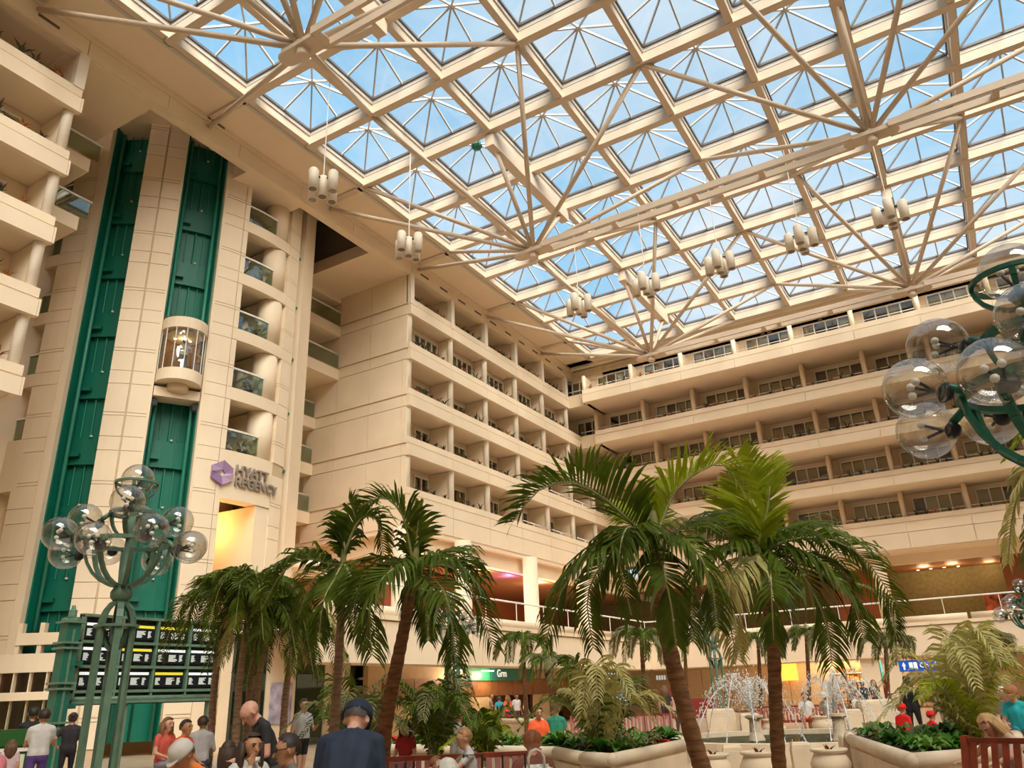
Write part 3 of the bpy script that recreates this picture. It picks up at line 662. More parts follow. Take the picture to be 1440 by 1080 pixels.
light('POINT', 'lobby_purple_lamp', (-27.6, 41.5, 6.2), 60, (0.6, 0.25, 1.0), 0.2); light('POINT', 'lobby_purple_lamp', (-28.5, 47.5, 9.0), 120, (0.65, 0.2, 0.9), 0.2)
light('POINT', 'tower_lobby_lamp', (TC[0]+5.6, TC[1]-0.8, 9.3), 110, (1.0, 0.55, 0.18), 0.3)
LSTRIP = mat('ceiling_strip_glow', (1, .95, .85), emit=(1, 0.88, 0.7), estr=3)
for n_, (x, y, lx, ly) in enumerate(((-25.4, 36.6, .1, .5), (-25.4, 39.6, .1, .5), (-10.8, 59.4, 1.4, .12), (-8.0, 59.4, 1.4, .12))):
    MB().box(x-lx, x+lx, y-ly, y+ly, 2.98 if n_ < 2 else 3.3, 3.04 if n_ < 2 else 3.36).build('light_strip', LSTRIP, shop); light('POINT', 'shop_strip_lamp', (x+(0.3 if n_ < 2 else 0), y-(0 if n_ < 2 else 0.3), 2.8 if n_ < 2 else 3.15), 90, (1.0, 0.8, 0.55), 0.3)
# ================================================================== OBJECTS
# ---------------------------------------------------------------- hanging cylinder lamps
def pendant():
    r = empty('pendant_lamp'); R_ = 0.21
    for n_, (x, y) in enumerate(((0, 0), (0.56, 0), (-0.56, 0), (0, 0.56), (0, -0.56))):
        z0 = -0.06 if n_ == 0 else 0.0
        c = MB().lathe([(R_-0.04, -0.5), (R_, -0.5), (R_, 0.42), (R_-0.05, 0.5), (0, 0.52)], 20).build('cylinder', COLM, r, True, (x, y, z0))
        MB().lathe([(0, -0.43), (R_-0.04, -0.44), (R_-0.04, -0.5)], 16).build('reflector', GRILLE, c)
        MB().lathe([(0, -0.47), (0.08, -0.46), (0.09, -0.42)], 12).build('lamp_lens', LAMPG, c)
    MB().bar((-0.5, 0, 0.30), (0.5, 0, 0.30), 0.06, 0.05).bar((0, -0.5, 0.30), (0, 0.5, 0.30), 0.06, 0.05).build('cross_arm', BLACK, r)
    MB().tube([(0, 0, 0.3), (0, 0, 5.6)], 0.025, 6).build('suspension_rod', WHITE, r)
    return r
P0 = pendant()
PLAB = ['in front of the teal lift shafts', 'before the dark roof opening beside the tower', 'over the inner corner of the balconies', 'second out from the inner corner of the balconies', 'third out from the inner corner of the balconies',
        'fourth out from the inner corner of the balconies', 'fifth out, hung below the second roof truss']
for n_, p in enumerate([(-20.35, 19.75, 21.85), (-20.3, 25.5, 21.85), (-16.3, 35.75, 21.85), (-12.26, 35.7, 21.85), (-8.25, 35.75, 21.85), (-4.2, 35.8, 21.85), (-0.17, 35.85, 21.85)]):
    o = P0 if n_ == 0 else copy_tree(P0); o.location = p
    tag(o, 'cluster of five cream cylinder lamps ' + PLAB[n_], 'lamp', 'hanging cylinder lamps')

# ---------------------------------------------------------------- glass lift
def lift():
    a = math.radians(-28.7); c = (TC[0]+(TR-0.15)*math.cos(a), TC[1]+(TR-0.15)*math.sin(a), 14.3)
    r = empty('glass_lift', c, a)                # local +x points out of the tower
    tag(r, 'glass panorama lift car with cream cap and base', 'lift')
    R_ = 0.97
    MB().lathe([(0, 0.62), (R_, 0.62), (R_, 1.15), (0, 1.15)], 32).build('base', WALL2, r, False)
    MB().lathe([(0.0, 0.28), (0.44, 0.28), (0.46, 0.62), (0, 0.62)], 24).build('drum', WALL2, r, True)
    MB().box(-0.75, 0.1, -0.95, 0.95, 0.02, 0.45).build('under_frame', WALL2, r)
    MB().lathe([(0, 3.1), (R_, 3.1), (R_+0.02, 3.6), (0, 3.62)], 32).build('cap', WALL2, r, False)
    for i in range(8):
        a0, a1 = -112+28*i, -112+28*(i+1)
        MB().arc((0, 0, 0), R_-0.05, R_-0.03, a0+0.5, a1-0.5, 1.15, 3.1, 4).build('pane', RGLASS if False else WGLASS, r)
    for i in range(1, 8): MB().tube([((R_-0.03)*math.cos(math.radians(-112+28*i)), (R_-0.03)*math.sin(math.radians(-112+28*i)), 1.15), ((R_-0.03)*math.cos(math.radians(-112+28*i)), (R_-0.03)*math.sin(math.radians(-112+28*i)), 3.1)], 0.02, 6).build('mullion', WHITE, r)
    MB().arc((0, 0, 0), R_-0.16, R_-0.10, -100, 100, 1.95, 2.01, 12).build('handrail', CHROME, r)
    MB().arc((0, 0, 0), R_-0.15, R_-0.05, 112, 248, 1.15, 3.1, 8).build('back_wall', mat('lift_interior', (0.35, 0.2, 0.1), 0.5), r)
    MB().lathe([(0.3, 2.95), (0.75, 2.95), (0.75, 3.08), (0.3, 3.08)], 24).build('ceiling_ring', WALL2, r)
    for y in (-0.82, 0.82):
        for z in (-0.28, 3.75):
            MB().box(-0.35, -0.1, y-0.1, y+0.1, z-0.1, z+0.2).sphere((-0.1, y, z-0.12), 0.09, 8, 6).build('roller_guide', BLACK, r)
    for y in (-0.35, 0.3): MB().lathe([(0, 0), (0.06, 0), (0.06, 0.03)], 10).build('ceiling_spot', mat('lift_spot_glow', (1, .9, .7), emit=(1, 0.85, 0.6), estr=4), r, False, (-0.2, y, 2.93))
    light('POINT', 'lift_lamp', (c[0], c[1], c[2]+2.8), 7, (1, 0.85, 0.6), 0.15)
lift()

# ---------------------------------------------------------------- hotel sign on the tower
def wrap(me, a_c, z_c, rad):       # bend flat lettering (local x right, y up) around the tower
    for v in me.vertices:
        a = math.radians(a_c) + v.co.x/rad; rr = rad + v.co.z
        v.co = Vector((TC[0]+rr*math.cos(a), TC[1]+rr*math.sin(a), z_c+v.co.y))
    me.update(); return me
METL = mat('brushed_letters', (0.42, 0.36, 0.31), 0.4, metal=0.5)
sg = empty('hotel_sign', (0, 0, 0)); tag(sg, 'purple six-sided emblem beside raised metal lettering on the round tower', 'sign')
def fit(me, wdt):
    xs_ = [v.co.x for v in me.vertices]; x0, x1 = min(xs_), max(xs_); k_ = wdt/(x1-x0)
    for v in me.vertices: v.co.x = (v.co.x-(x0+x1)/2)*k_
    return me
for s, a0, a1, z_ in (('HYATT', -7.0, 6.9, 11.48), ('REGENCY', -7.0, 11.9, 10.95)):
    me = text_mesh('lettering', s, 0.60, 0.06, bold=0.012); fit(me, math.radians(a1-a0)*TR); wrap(me, (a0+a1)/2, z_, TR+0.07); me.materials.clear(); me.materials.append(METL)
    inst('lettering', me, sg)
PUR = [mat('purple_%d' % i, c, 0.35) for i, c in enumerate(((0.34, 0.22, 0.38), (0.46, 0.32, 0.48), (0.26, 0.16, 0.31), (0.40, 0.28, 0.45)))]
hx = [Vector((0.56*math.sin(math.radians(60*i)), 0.56*math.cos(math.radians(60*i)), 0)) for i in range(6)]
iq = [Vector((0, 0.17, 0)), Vector((0.15, 0, 0)), Vector((0, -0.17, 0)), Vector((-0.15, 0, 0))]
quads = [[hx[0], hx[1], (hx[1]+hx[2])/2, iq[1], iq[0]], [(hx[1]+hx[2])/2, hx[2], hx[3], iq[2], iq[1]], [hx[3], hx[4], (hx[4]+hx[5])/2, iq[3], iq[2]], [(hx[4]+hx[5])/2, hx[5], hx[0], iq[0], iq[3]]]
for i, q in enumerate(quads):
    n = len(q); m = MB(); zt = [0.10 if p.length > 0.3 else 0.05 for p in q]; zt[0] += 0.05
    m.add([(p.x, p.y, -0.05) for p in q] + [(p.x, p.y, zt[t]) for t, p in enumerate(q)], [tuple(range(n)), tuple(range(2*n-1, n-1, -1))] + [(t, n+t, n+(t+1)%n, (t+1)%n) for t in range(n)])
    inst('emblem_facet', wrap(m.mesh('emblem_facet', PUR[i]), -11.8, 11.22, TR+0.05), sg)

# ---------------------------------------------------------------- globe lamp standards
GM = MB().sphere((0, 0, 0), 0.27, 28, 18).mesh('globe', GLOBE, True)
HM = MB().lathe([(0.0, -0.31), (0.05, -0.30), (0.085, -0.25), (0.09, -0.22), (0.04, -0.18), (0.0, -0.17)], 14).mesh('socket', BLACK, True)
def bulbs():
    m = MB()
    for i in range(3):
        a = 2.1*i; p = Vector((0.075*math.cos(a), 0.075*math.sin(a), 0)); m.sphere((p.x, p.y, 0.02), 0.036, 10, 8)
    return m.mesh('bulb', BULB, True)
def bulb_stems():
    m = MB()
    for i in range(3):
        a = 2.1*i; m.tube([(0, 0, -0.16), (0.07*math.cos(a), 0.07*math.sin(a), -0.01)], 0.015, 6)
    return m.mesh('bulb_stem', BLACK)
BM, BS = bulbs(), bulb_stems()
def globe(parent, p, tilt=(0, 0, 0)):
    g = inst('globe', GM, parent, p, tilt); inst('socket', HM, g); inst('bulb', BM, g); inst('bulb_stem', BS, g); return g
def lamp_standard(loc, rz, paint, label, sc=0.85):
    r = empty('globe_lamp', loc, rz); r.scale = (sc, sc, sc); tag(r, label, 'lamp', 'green globe lamp standards')
    Rc = 0.27
    for i in range(6):                       # column of six bars, arched over at the top
        a = math.radians(60*i+15); d = Vector((math.cos(a), math.sin(a), 0))
        pts = [d*Rc + Vector((0, 0, 0.25)), d*Rc+Vector((0, 0, 3.05))] + [d*Rc*math.cos(math.radians(t)) + Vector((0, 0, 3.05+0.42*math.sin(math.radians(t)))) for t in (20, 40, 60, 80, 90)]
        m = MB()
        for p, q in zip(pts[:-1], pts[1:]): m.bar(p, q, 0.10, 0.055, d)
        m.build('column_bar', paint, r)
    hoop = [Vector((0.19*math.cos(t*math.pi/12), 0, 3.02-0.32*abs(math.sin(t*math.pi/12)))) for t in range(13)]
    for a in (0, 60, 120):
        m = MB()
        for p, q in zip(hoop[:-1], hoop[1:]): m.bar(Matrix.Rotation(math.radians(a), 3, 'Z') @ p, Matrix.Rotation(math.radians(a), 3, 'Z') @ q, 0.06, 0.05)
        m.build('inner_hoop', paint, r)
    for z, rr in ((0.0, 0.55), (0.45, 0.36), (0.62, 0.36), (3.05, 0.34)):
        MB().lathe([(0.0 if z == 0 else rr-0.1, z), (rr, z), (rr, z+(0.25 if z == 0 else 0.04)), (0.0 if z == 0 else rr-0.1, z+(0.25 if z == 0 else 0.04))], 18).build('collar' if z else 'base', paint, r)
    MB().lathe([(0.0, 3.45), (0.10, 3.45), (0.16, 3.52), (0.17, 3.60), (0.12, 3.70), (0.06, 3.74), (0.055, 5.15), (0, 5.15)], 16).build('hub', paint, r, True)
    # two bowls of curved arms with a ring each
    for (z0, z1, R_, na, ng, ph, gr) in ((3.70, 4.42, 0.66, 8, 8, 0, 1.06), (4.52, 4.92, 0.34, 4, 4, 20, 0.72)):
        for i in range(na):
            a = math.radians(360/na*i+ph); d = Vector((math.cos(a), math.sin(a), 0)); pts = []
            for t in range(7):
                s = t/6*math.pi/2; pts.append(d*(0.05+(R_-0.05)*math.sin(s)) + Vector((0, 0, z1-(z1-z0)*math.cos(s))))
            m = MB()
            for p, q in zip(pts[:-1], pts[1:]): m.bar(p, q, 0.075, 0.045, d)
            m.build('arm', paint, r)
        MB().lathe([(R_-0.035, z1-0.03), (R_+0.035, z1-0.03), (R_+0.035, z1+0.03), (R_-0.035, z1+0.03), (R_-0.035, z1-0.03)], 28).build('ring', paint, r)
        for i in range(ng):
            a = math.radians(360/ng*i+ph+11); d = Vector((math.cos(a), math.sin(a), 0))
            dz = 0.05 if i % 2 else -0.12
            MB().tube([d*R_+Vector((0, 0, z1)), d*(gr-0.24)+Vector((0, 0, z1+dz))], 0.04, 8).build('bracket', paint, r, True)
            g = globe(r, d*gr + Vector((0, 0, z1+dz)), (0, math.radians(75), a))
    for i in range(4):
        a = math.radians(90*i+30); d = Vector((math.cos(a), math.sin(a), 0))
        pts = [d*(0.34*math.sin(t/5*math.pi/2)) + Vector((0, 0, 5.45-0.30*math.cos(t/5*math.pi/2))) for t in range(6)]
        m = MB()
        for p, q in zip(pts[:-1], pts[1:]): m.bar(p, q, 0.05, 0.035, d)
        m.build('top_arm', paint, r)
    MB().lathe([(0.32, 5.43), (0.36, 5.43), (0.36, 5.47), (0.32, 5.47), (0.32, 5.43)], 24).build('top_ring', paint, r)
    globe(r, (0, 0, 5.52))
    return r
def stand(px, py, z, h_at):      # foot of an upright whose point at height h_at is seen at (px, py), z unused
    p = Wz(px, py, h_at); return (p.x, p.y, 0)
lamp_standard(stand(171, 832, 0, 3.62*0.9), 0.3, GREEN, 'haze-paled green globe lamp standard before the flight board', 0.9)
lamp_standard(stand(1470, 540, 0, 4.42*0.77), 1.0, GREEND, 'dark green globe lamp standard close by with large clear globes', 0.77)
lamp_standard(stand(1446, 868, 0, 4.2*0.85), 0.1, GREEND, 'distant green globe lamp standard behind the yellowing palm')
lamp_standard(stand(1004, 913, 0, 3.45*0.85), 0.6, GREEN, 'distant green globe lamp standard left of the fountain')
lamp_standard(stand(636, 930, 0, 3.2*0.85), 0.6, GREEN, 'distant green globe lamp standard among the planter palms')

# ---------------------------------------------------------------- palms
def frond(parent, pts, L, mm, n=34, w=0.045, droop=0.5, upbias=0.25, rnd=random, r0=0.022):
    sp = bez(pts, n*1); N = len(sp)-1
    MB().tube(sp[::3]+[sp[-1]], [r0*(1-0.85*i/(len(sp[::3]))) for i in range(len(sp[::3])+1)], 5).build('frond_stalk', STEM, None)
    stalk = bpy.context.scene.collection.objects[-1]
    m = MB()
    for i in range(2, N+1):
        t = i/N
        prof = min(1.0, (t-0.04)/0.22) * (1.0-0.62*max(0, t-0.45)/0.55)
        if prof <= 0.05: continue
        tan = (sp[min(i+1, N)]-sp[i-1]).normalized(); side = tan.cross(Vector((0, 0, 1)))
        if side.length < 0.15: side = tan.cross(Vector((_r[0], _r[1], 0)))
        side.normalize(); up = side.cross(tan).normalized()
        for sgn in (-1, 1):
            for half in (0, 0.5):
                c = sp[i-1].lerp(sp[i], half) if half else sp[i]
                l = L*prof*rnd.uniform(0.82, 1.08); ww = w*(0.6+0.5*prof)
                d = (side*sgn*rnd.uniform(0.8, 1.0) + tan*(0.45+0.5*t) + up*upbias*rnd.uniform(0.5, 1.4)).normalized()
                p1 = c + d*l*0.4; d2 = (d + Vector((0, 0, -droop*rnd.uniform(0.5, 1.1)))).normalized(); p2 = p1 + d2*l*0.35
                d3 = (d2 + Vector((0, 0, -droop*1.3))).normalized(); p3 = p2 + d3*l*0.27
                e_ = tan*ww*0.5 + up*ww*0.15*rnd.uniform(-1, 1)
                m.add([c-e_*0.3, c+e_*0.3, p1+e_, p1-e_, p2+e_*0.75, p2-e_*0.75, p3], [(0,1,2,3),(3,2,4,5),(5,4,6)])
    f = m.build('frond', mm, parent); stalk.name = 'frond_stalk'; stalk.parent = f
    return f
def trunk(parent, pts, r0, r1, mm, rings=True):
    sp = bez(pts, 40); k = len(sp); rr = []
    for i in range(k):
        t = i/(k-1); rr.append((r0+(r1-r0)*t)*(1.0+(0.07 if i % 2 else -0.03)*(1 if rings else 0)))
    return MB().tube(sp, rr, 12).build('trunk', mm, parent, True)
def rel(root, pts): o = root.location; return [Vector(p)-o for p in pts]
def palm(label, tr, depth, r0, r1, fronds, bark=BARK, ground=0.0, group='palms in the atrium'):
    """tr: surveyed trunk points bottom to top; fronds: (points as (px, py, depth offset), leaflet length, material, droop, upbias)"""
    tp = [W(a, b, depth+c) for a, b, c in tr]
    foot = Vector((tp[0].x, tp[0].y, ground))
    root = empty('palm', foot); tag(root, label, 'palm', group)
    pts = rel(root, ([foot] if tp[0].z > ground+0.15 else []) + tp)
    trunk(root, pts, r0, r1, bark)
    top = tp[-1]
    # green crown shaft
    d = (tp[-1]-tp[-2]).normalized()
    MB().tube(rel(root, [top-d*0.25, top, top+d*0.30, top+d*0.55]), [r1*1.0, r1*1.1, r1*0.75, r1*0.2], 10).build('crown_shaft', STEM, root, True)
    for pp, L, mm, dr, ub, w in fronds:
        frond(root, rel(root, [top+d*0.15] + [W(a, b, depth+c) for a, b, c in pp]), L, mm, 30, w, dr, ub)
    return root
w1 = 0.050
# palm over the fountain (straight trunk)
palm('tall palm with sunlit fronds and straight ringed trunk before the fountain', [(1096, 1078, 0), (1091, 1000, 0), (1087, 900, 0), (1076, 835, 0), (1069, 805, 0)], 10.0, 0.095, 0.075, [
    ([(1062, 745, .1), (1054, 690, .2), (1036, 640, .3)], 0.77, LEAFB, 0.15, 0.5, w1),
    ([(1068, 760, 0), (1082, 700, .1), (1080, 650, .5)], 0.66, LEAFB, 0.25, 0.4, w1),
    ([(1095, 765, -.1), (1150, 756, -.3), (1210, 780, -.4), (1262, 850, -.4)], 0.79, LEAF, 0.8, 0.35, w1),
    ([(1105, 778, -.2), (1150, 790, -.5), (1195, 838, -.8), (1214, 895, -.9)], 0.79, LEAF, 0.8, 0.2, w1),
    ([(1095, 780, -.3), (1130, 810, -.7), (1160, 870, -.9), (1170, 935, -.9)], 0.77, LEAF, 0.9, 0.1, w1),
    ([(1078, 790, -.4), (1084, 815, -.9), (1086, 860, -1.1), (1088, 900, -1.1)], 0.63, LEAF, 1.0, 0.1, w1),
    ([(1050, 785, -.3), (1030, 810, -.6), (1024, 860, -.8), (1036, 925, -.8)], 0.69, LEAFY, 1.0, 0.1, w1),
    ([(1040, 770, -.1), (1000, 785, -.2), (975, 830, -.3), (974, 900, -.3)], 0.74, LEAF, 0.9, 0.2, w1),
    ([(1060, 765, .4), (1020, 735, .9), (980, 745, 1.3)], 0.66, LEAF, 0.6, 0.4, w1),
    ([(1075, 770, .4), (1120, 745, 1.0), (1170, 770, 1.5), (1200, 830, 1.7)], 0.73, LEAF, 0.7, 0.4, w1),
    ([(1230, 830, .2), (1258, 880, .2), (1252, 905, .2)], 0.30, LEAF, 0.9, 0.0, 0.03)])
# palm with the leaning trunk
palm('tall palm with leaning brown trunk and arching dark fronds by the planter', [(996, 1110, 0), (978, 1050, 0), (953, 960, 0), (935, 880, 0), (925, 815, 0), (922, 775, 0)], 8.6, 0.105, 0.075, [
    ([(895, 742, -.1), (855, 705, -.3), (805, 678, -.5), (757, 690, -.6), (722, 733, -.6)], 0.66, LEAF, 0.25, 0.75, w1),
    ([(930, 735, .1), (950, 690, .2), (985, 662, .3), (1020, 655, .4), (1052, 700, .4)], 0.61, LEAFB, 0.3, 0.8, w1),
    ([(900, 745, -.4), (880, 745, -.8), (872, 790, -1.0), (888, 865, -1.1)], 0.61, LEAF, 1.0, 0.1, w1),
    ([(890, 755, -.3), (840, 775, -.6), (795, 820, -.7), (768, 900, -.7)], 0.69, LEAF, 0.95, 0.2, w1),
    ([(890, 760, .1), (850, 790, .2), (826, 840, .3), (834, 910, .3)], 0.63, LEAF, 0.95, 0.2, w1),
    ([(940, 755, -.3), (975, 770, -.6), (1000, 820, -.8), (1008, 880, -.8)], 0.61, LEAF, 0.95, 0.2, w1),
    ([(935, 755, .4), (985, 735, 1.0), (1035, 755, 1.4), (1060, 800, 1.5)], 0.66, LEAF, 0.6, 0.4, w1),
    ([(925, 780, -.4), (935, 810, -.8), (945, 860, -.9), (950, 905, -.9)], 0.53, LEAF, 1.0, 0.1, w1),
    ([(910, 740, .4), (890, 715, .9), (880, 735, 1.3)], 0.55, LEAFB, 0.5, 0.4, w1)])
# palm left of centre
palm('tall palm with curved brown trunk behind the man in the dark jacket', [(538, 1056, 0), (545, 1000, 0), (561, 920, 0), (573, 860, 0), (580, 812, 0)], 10.0, 0.115, 0.06, [
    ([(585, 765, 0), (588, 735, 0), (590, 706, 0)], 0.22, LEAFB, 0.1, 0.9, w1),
    ([(577, 770, 0), (566, 725, .1), (540, 700, .2), (506, 712, .3)], 0.62, LEAF, 0.35, 0.5, w1),
    ([(565, 795, -.2), (540, 812, -.5), (520, 850, -.7), (523, 920, -.8)], 0.82, LEAF, 0.8, 0.3, w1),
    ([(560, 790, .2), (525, 800, .4), (500, 840, .6), (500, 890, .6)], 0.73, LEAF, 0.8, 0.3, w1),
    ([(600, 797, -.1), (635, 798, -.3), (668, 838, -.4), (692, 905, -.4)], 0.79, LEAF, 0.8, 0.35, w1),
    ([(598, 808, -.3), (622, 828, -.7), (635, 875, -.9), (640, 930, -.9)], 0.74, LEAF, 0.9, 0.2, w1),
    ([(590, 830, .3), (600, 860, .6), (602, 900, .7)], 0.55, LEAF, 1.0, 0.1, w1),
    ([(600, 790, .4), (640, 780, .9), (680, 815, 1.2)], 0.66, LEAF, 0.7, 0.4, w1)])
# pale palm beside it
palm('slender palm with pale trunk left of the curved palm', [(468, 1050, 0), (473, 980, 0), (479, 880, 0), (482, 805, 0)], 11.4, 0.085, 0.05, [
    ([(490, 762, 0), (508, 728, .1), (532, 735, .2), (540, 785, .2)], 0.61, LEAF, 0.6, 0.6, w1),
    ([(488, 770, .1), (500, 735, .2), (490, 700, .3)], 0.53, LEAF, 0.2, 0.6, w1),
    ([(462, 792, -.1), (430, 786, -.2), (395, 808, -.3), (368, 856, -.3)], 0.69, LEAF, 0.7, 0.5, w1),
    ([(470, 815, -.3), (455, 845, -.6), (448, 900, -.7)], 0.61, LEAF, 0.9, 0.2, w1),
    ([(495, 815, -.3), (508, 850, -.6), (512, 910, -.7)], 0.61, LEAF, 0.9, 0.2, w1),
    ([(470, 800, .3), (440, 815, .7), (418, 870, .9)], 0.63, LEAF, 0.8, 0.3, w1)], BARKP)
# clump of slim palms at the left
LEFTP = [(296, 1040, 852, 16.0, 'first'), (331, 1040, 835, 15.2, 'second'), (346, 1040, 858, 16.6, 'third'), (357, 1040, 880, 15.6, 'fourth'), (398, 1030, 895, 16.2, 'fifth')]
LLAB = ['slim palm nearest the flight board in the clump', 'tallest slim palm in the clump before the tower', 'slim palm just right of the tallest one in the clump', 'short slim palm with drooping dry fronds in the clump', 'slim palm at the right end of the clump']
for n_, (px, py, pt_, dp, _nm) in enumerate(LEFTP):
    rnd = random.Random(40+n_); fr_ = []
    tx = px+(py-pt_)*0.10+4
    nf = 9 if n_ != 1 else 10
    for q in range(nf):
        a = -math.pi + 2*math.pi*(q+rnd.uniform(-.3, .3))/nf; sx = math.cos(a); dz = math.sin(a)
        R1 = rnd.uniform(46, 66)*(15/dp)
        fr_.append(([(tx+sx*R1*0.45, pt_-rnd.uniform(18, 40), dz*0.5), (tx+sx*R1*1.1, pt_-rnd.uniform(-10, 22), dz*1.0), (tx+sx*R1*1.55, pt_+rnd.uniform(40, 75), dz*1.2)], 0.55, rnd.choice([LEAF, LEAF, LEAF, LEAFY if n_ > 2 else LEAF]), 0.85, 0.3, 0.045))
    palm(LLAB[n_], [(px, py, 0), (px+(py-pt_)*0.04, (py+pt_)/2, 0), (tx, pt_, 0)], dp, 0.085, 0.055, fr_, BARKP, group='clump of slim palms')
# distant palms in the planters behind
FARP = [(772, 935, 28), (735, 905, 30), (902, 900, 27), (1066, 905, 33), (1134, 895, 31), (962, 900, 33), (1245, 905, 30), (1380, 905, 26)]
FLAB = ['small distant palm before the teal shop sign', 'small distant palm below the mezzanine parapet, left of the leaning trunk', 'small distant palm just behind the leaning trunk', 'small distant palm behind the straight trunk, left of it', 'small distant palm right of the straight trunk',
        'small distant palm beside the far green lamp', 'small distant palm by the blue check-in sign', 'small distant palm behind the yellowing palm']
for n_, (px, py, dp) in enumerate(FARP):
    rnd = random.Random(80+n_); fr_ = []
    for q in range(9):
        a = 2*math.pi*(q+rnd.uniform(-.3, .3))/9; sx = math.cos(a); dz = math.sin(a); R1 = 950/dp
        fr_.append(([(px+sx*R1*0.5, py-R1*0.45*rnd.uniform(.4, 1.1), dz*0.5), (px+sx*R1*1.05, py-R1*rnd.uniform(-.15, .3), dz*1.0), (px+sx*R1*1.25, py+R1*rnd.uniform(.5, 1.0), dz*1.2)], 0.50, rnd.choice([LEAF, LEAFG]), 0.9, 0.3, 0.06))
    palm(FLAB[n_], [(px+5, 1010, 0), (px+3, (1010+py)/2, 0), (px, py, 0)], dp, 0.09, 0.07, fr_, BARK, group='distant palms')
# bushy feather palms growing from planters
def bush_palm(label, px, py, depth, n, R, H, mm, seed, L=0.40, spread=1.0, ground=0.5):
    rnd = random.Random(seed); f0 = W(px, py, depth); root = empty('feather_palm', (f0.x, f0.y, ground)); tag(root, label, 'palm', 'feather palms in the planters')
    for q in range(n):
        a = 2*math.pi*(q+rnd.uniform(-.35, .35))/n; d = Vector((math.cos(a), math.sin(a), 0)); r_ = R*rnd.uniform(0.5, 1.05); hh = H*rnd.uniform(0.6, 1.05)*(1.0 if r_ < 0.8*R else 0.85)
        pts = [d*0.06, d*r_*0.22+Vector((0, 0, hh*0.55)), d*r_*0.62+Vector((0, 0, hh*0.98)), d*r_*1.05+Vector((0, 0, hh*rnd.uniform(0.55, 0.8)))]
        frond(root, pts, L*rnd.uniform(.85, 1.1), rnd.choice(mm), 17, 0.050, 0.6, 0.35, rnd, 0.016)
    return root
bush_palm('yellowing feather palm in the right hand planter', 1368, 1012, 11.7, 15, 1.2, 1.85, [LEAFY, LEAFY, LEAFY, LEAFB], 5, 0.50)
bush_palm('wide feather palm in the centre planter before the fountain', 846, 1022, 13.0, 12, 1.35, 1.55, [LEAFG, LEAF, LEAFY], 6, 0.58)
bush_palm('dark feather palm in the left part of the centre planter', 612, 1020, 14.0, 14, 1.25, 1.65, [LEAF, LEAFG, LEAF], 7, 0.50)
bush_palm('grey green feather palm behind the curved palm trunk', 500, 1012, 14.1, 12, 1.2, 1.55, [LEAFG, LEAF], 8, 0.50)
bush_palm('low feather palm right of the dark one in the centre planter', 682, 1030, 13.6, 9, 0.75, 0.95, [LEAF, LEAFB], 9, 0.34)
bush_palm('feather palm behind the seated people on the right', 1408, 1000, 16.9, 9, 1.0, 1.3, [LEAF, LEAFY], 10, 0.36)
# palm whose fronds hang in from beyond the right edge
palm('palm at the right edge with fronds hanging over the close lamp', [(1560, 1090, 0), (1548, 900, 0), (1530, 700, 0), (1520, 640, 0)], 8.0, 0.10, 0.08, [
    ([(1490, 600, 0), (1450, 605, 0), (1418, 640, 0)], 0.34, LEAFB, 0.6, 0.4, w1), ([(1490, 640, -.2), (1450, 660, -.3), (1425, 720, -.3), (1418, 790, -.3)], 0.40, LEAFY, 0.8, 0.3, w1),
    ([(1500, 680, .3), (1460, 720, .5), (1440, 800, .6)], 0.40, LEAFG, 0.8, 0.3, w1), ([(1560, 600, 0), (1620, 640, 0), (1650, 740, 0)], 0.5, LEAF, 0.8, 0.3, w1), ([(1530, 580, .4), (1550, 540, .9), (1580, 600, 1.3)], 0.5, LEAF, 0.5, 0.3, w1)])
# ---------------------------------------------------------------- planters
def Wx(px, py, X):
    v = _fw + _r*(px-720)/FPX - _u*(py-540)/FPX; t = X/v[0]; return Vector((X, v[1]*t, CAM_H+v[2]*t))
def Wy(px, py, Y):
    v = _fw + _r*(px-720)/FPX - _u*(py-540)/FPX; t = Y/v[1]; return Vector((v[0]*t, Y, CAM_H+v[2]*t))
def inset(poly, d):
    n = len(poly); out = []
    A_ = sum(poly[i][0]*poly[(i+1)%n][1]-poly[(i+1)%n][0]*poly[i][1] for i in range(n)); s = 1 if A_ > 0 else -1
    for i in range(n):
        p0, p, p1 = Vector(poly[i-1][:2]), Vector(poly[i][:2]), Vector(poly[(i+1)%n][:2])
        e0 = (p-p0).normalized(); e1 = (p1-p).normalized(); n0 = Vector((-e0.y, e0.x))*s; n1 = Vector((-e1.y, e1.x))*s
        m = (n0+n1); m = m/max(0.3, m.length_squared)*2; out.append(p+m*d)
    return out
def planter(front, back, label, zt=0.75):
    poly = [Wz(a, b, zt).xy for a, b in front] + [Wz(front[i][0], front[i][1], zt).xy * (1+o/Wz(front[i][0], front[i][1], zt).xy.length) for i, o in back]
    c = sum((Vector(p) for p in poly), Vector((0, 0)))/len(poly); P = [Vector(p)-c for p in poly]
    r = empty('planter', (c.x, c.y, 0)); tag(r, label, 'planter', 'concrete planters')
    MB().prism(inset(P, 0.07), 0, zt-0.16).build('body', CONC, r)
    m = MB(); ip = inset(P, 0.10)
    for i in range(len(ip)): m.tube([(*ip[i], zt-0.10), (*ip[(i+1) % len(ip)], zt-0.10)], 0.10, 10); m.sphere((*ip[i], zt-0.10), 0.10, 10, 8)
    m.build('rim', CONC, r, True)
    MB().prism(inset(P, 0.16), zt-0.14, zt-0.06).build('soil', SOIL, r)
    for i in range(len(front)-1):
        a, b = P[i], P[i+1]; e_ = (b-a).normalized(); nn = Vector((e_.y, -e_.x))
        q = inset(P, 0.055)
        MB().bar((*(q[i]+e_*0.06), 0.28), (*(q[i+1]-e_*0.06), 0.28), 0.03, 0.5).build('side_panel', CONC, r)
    return r, poly
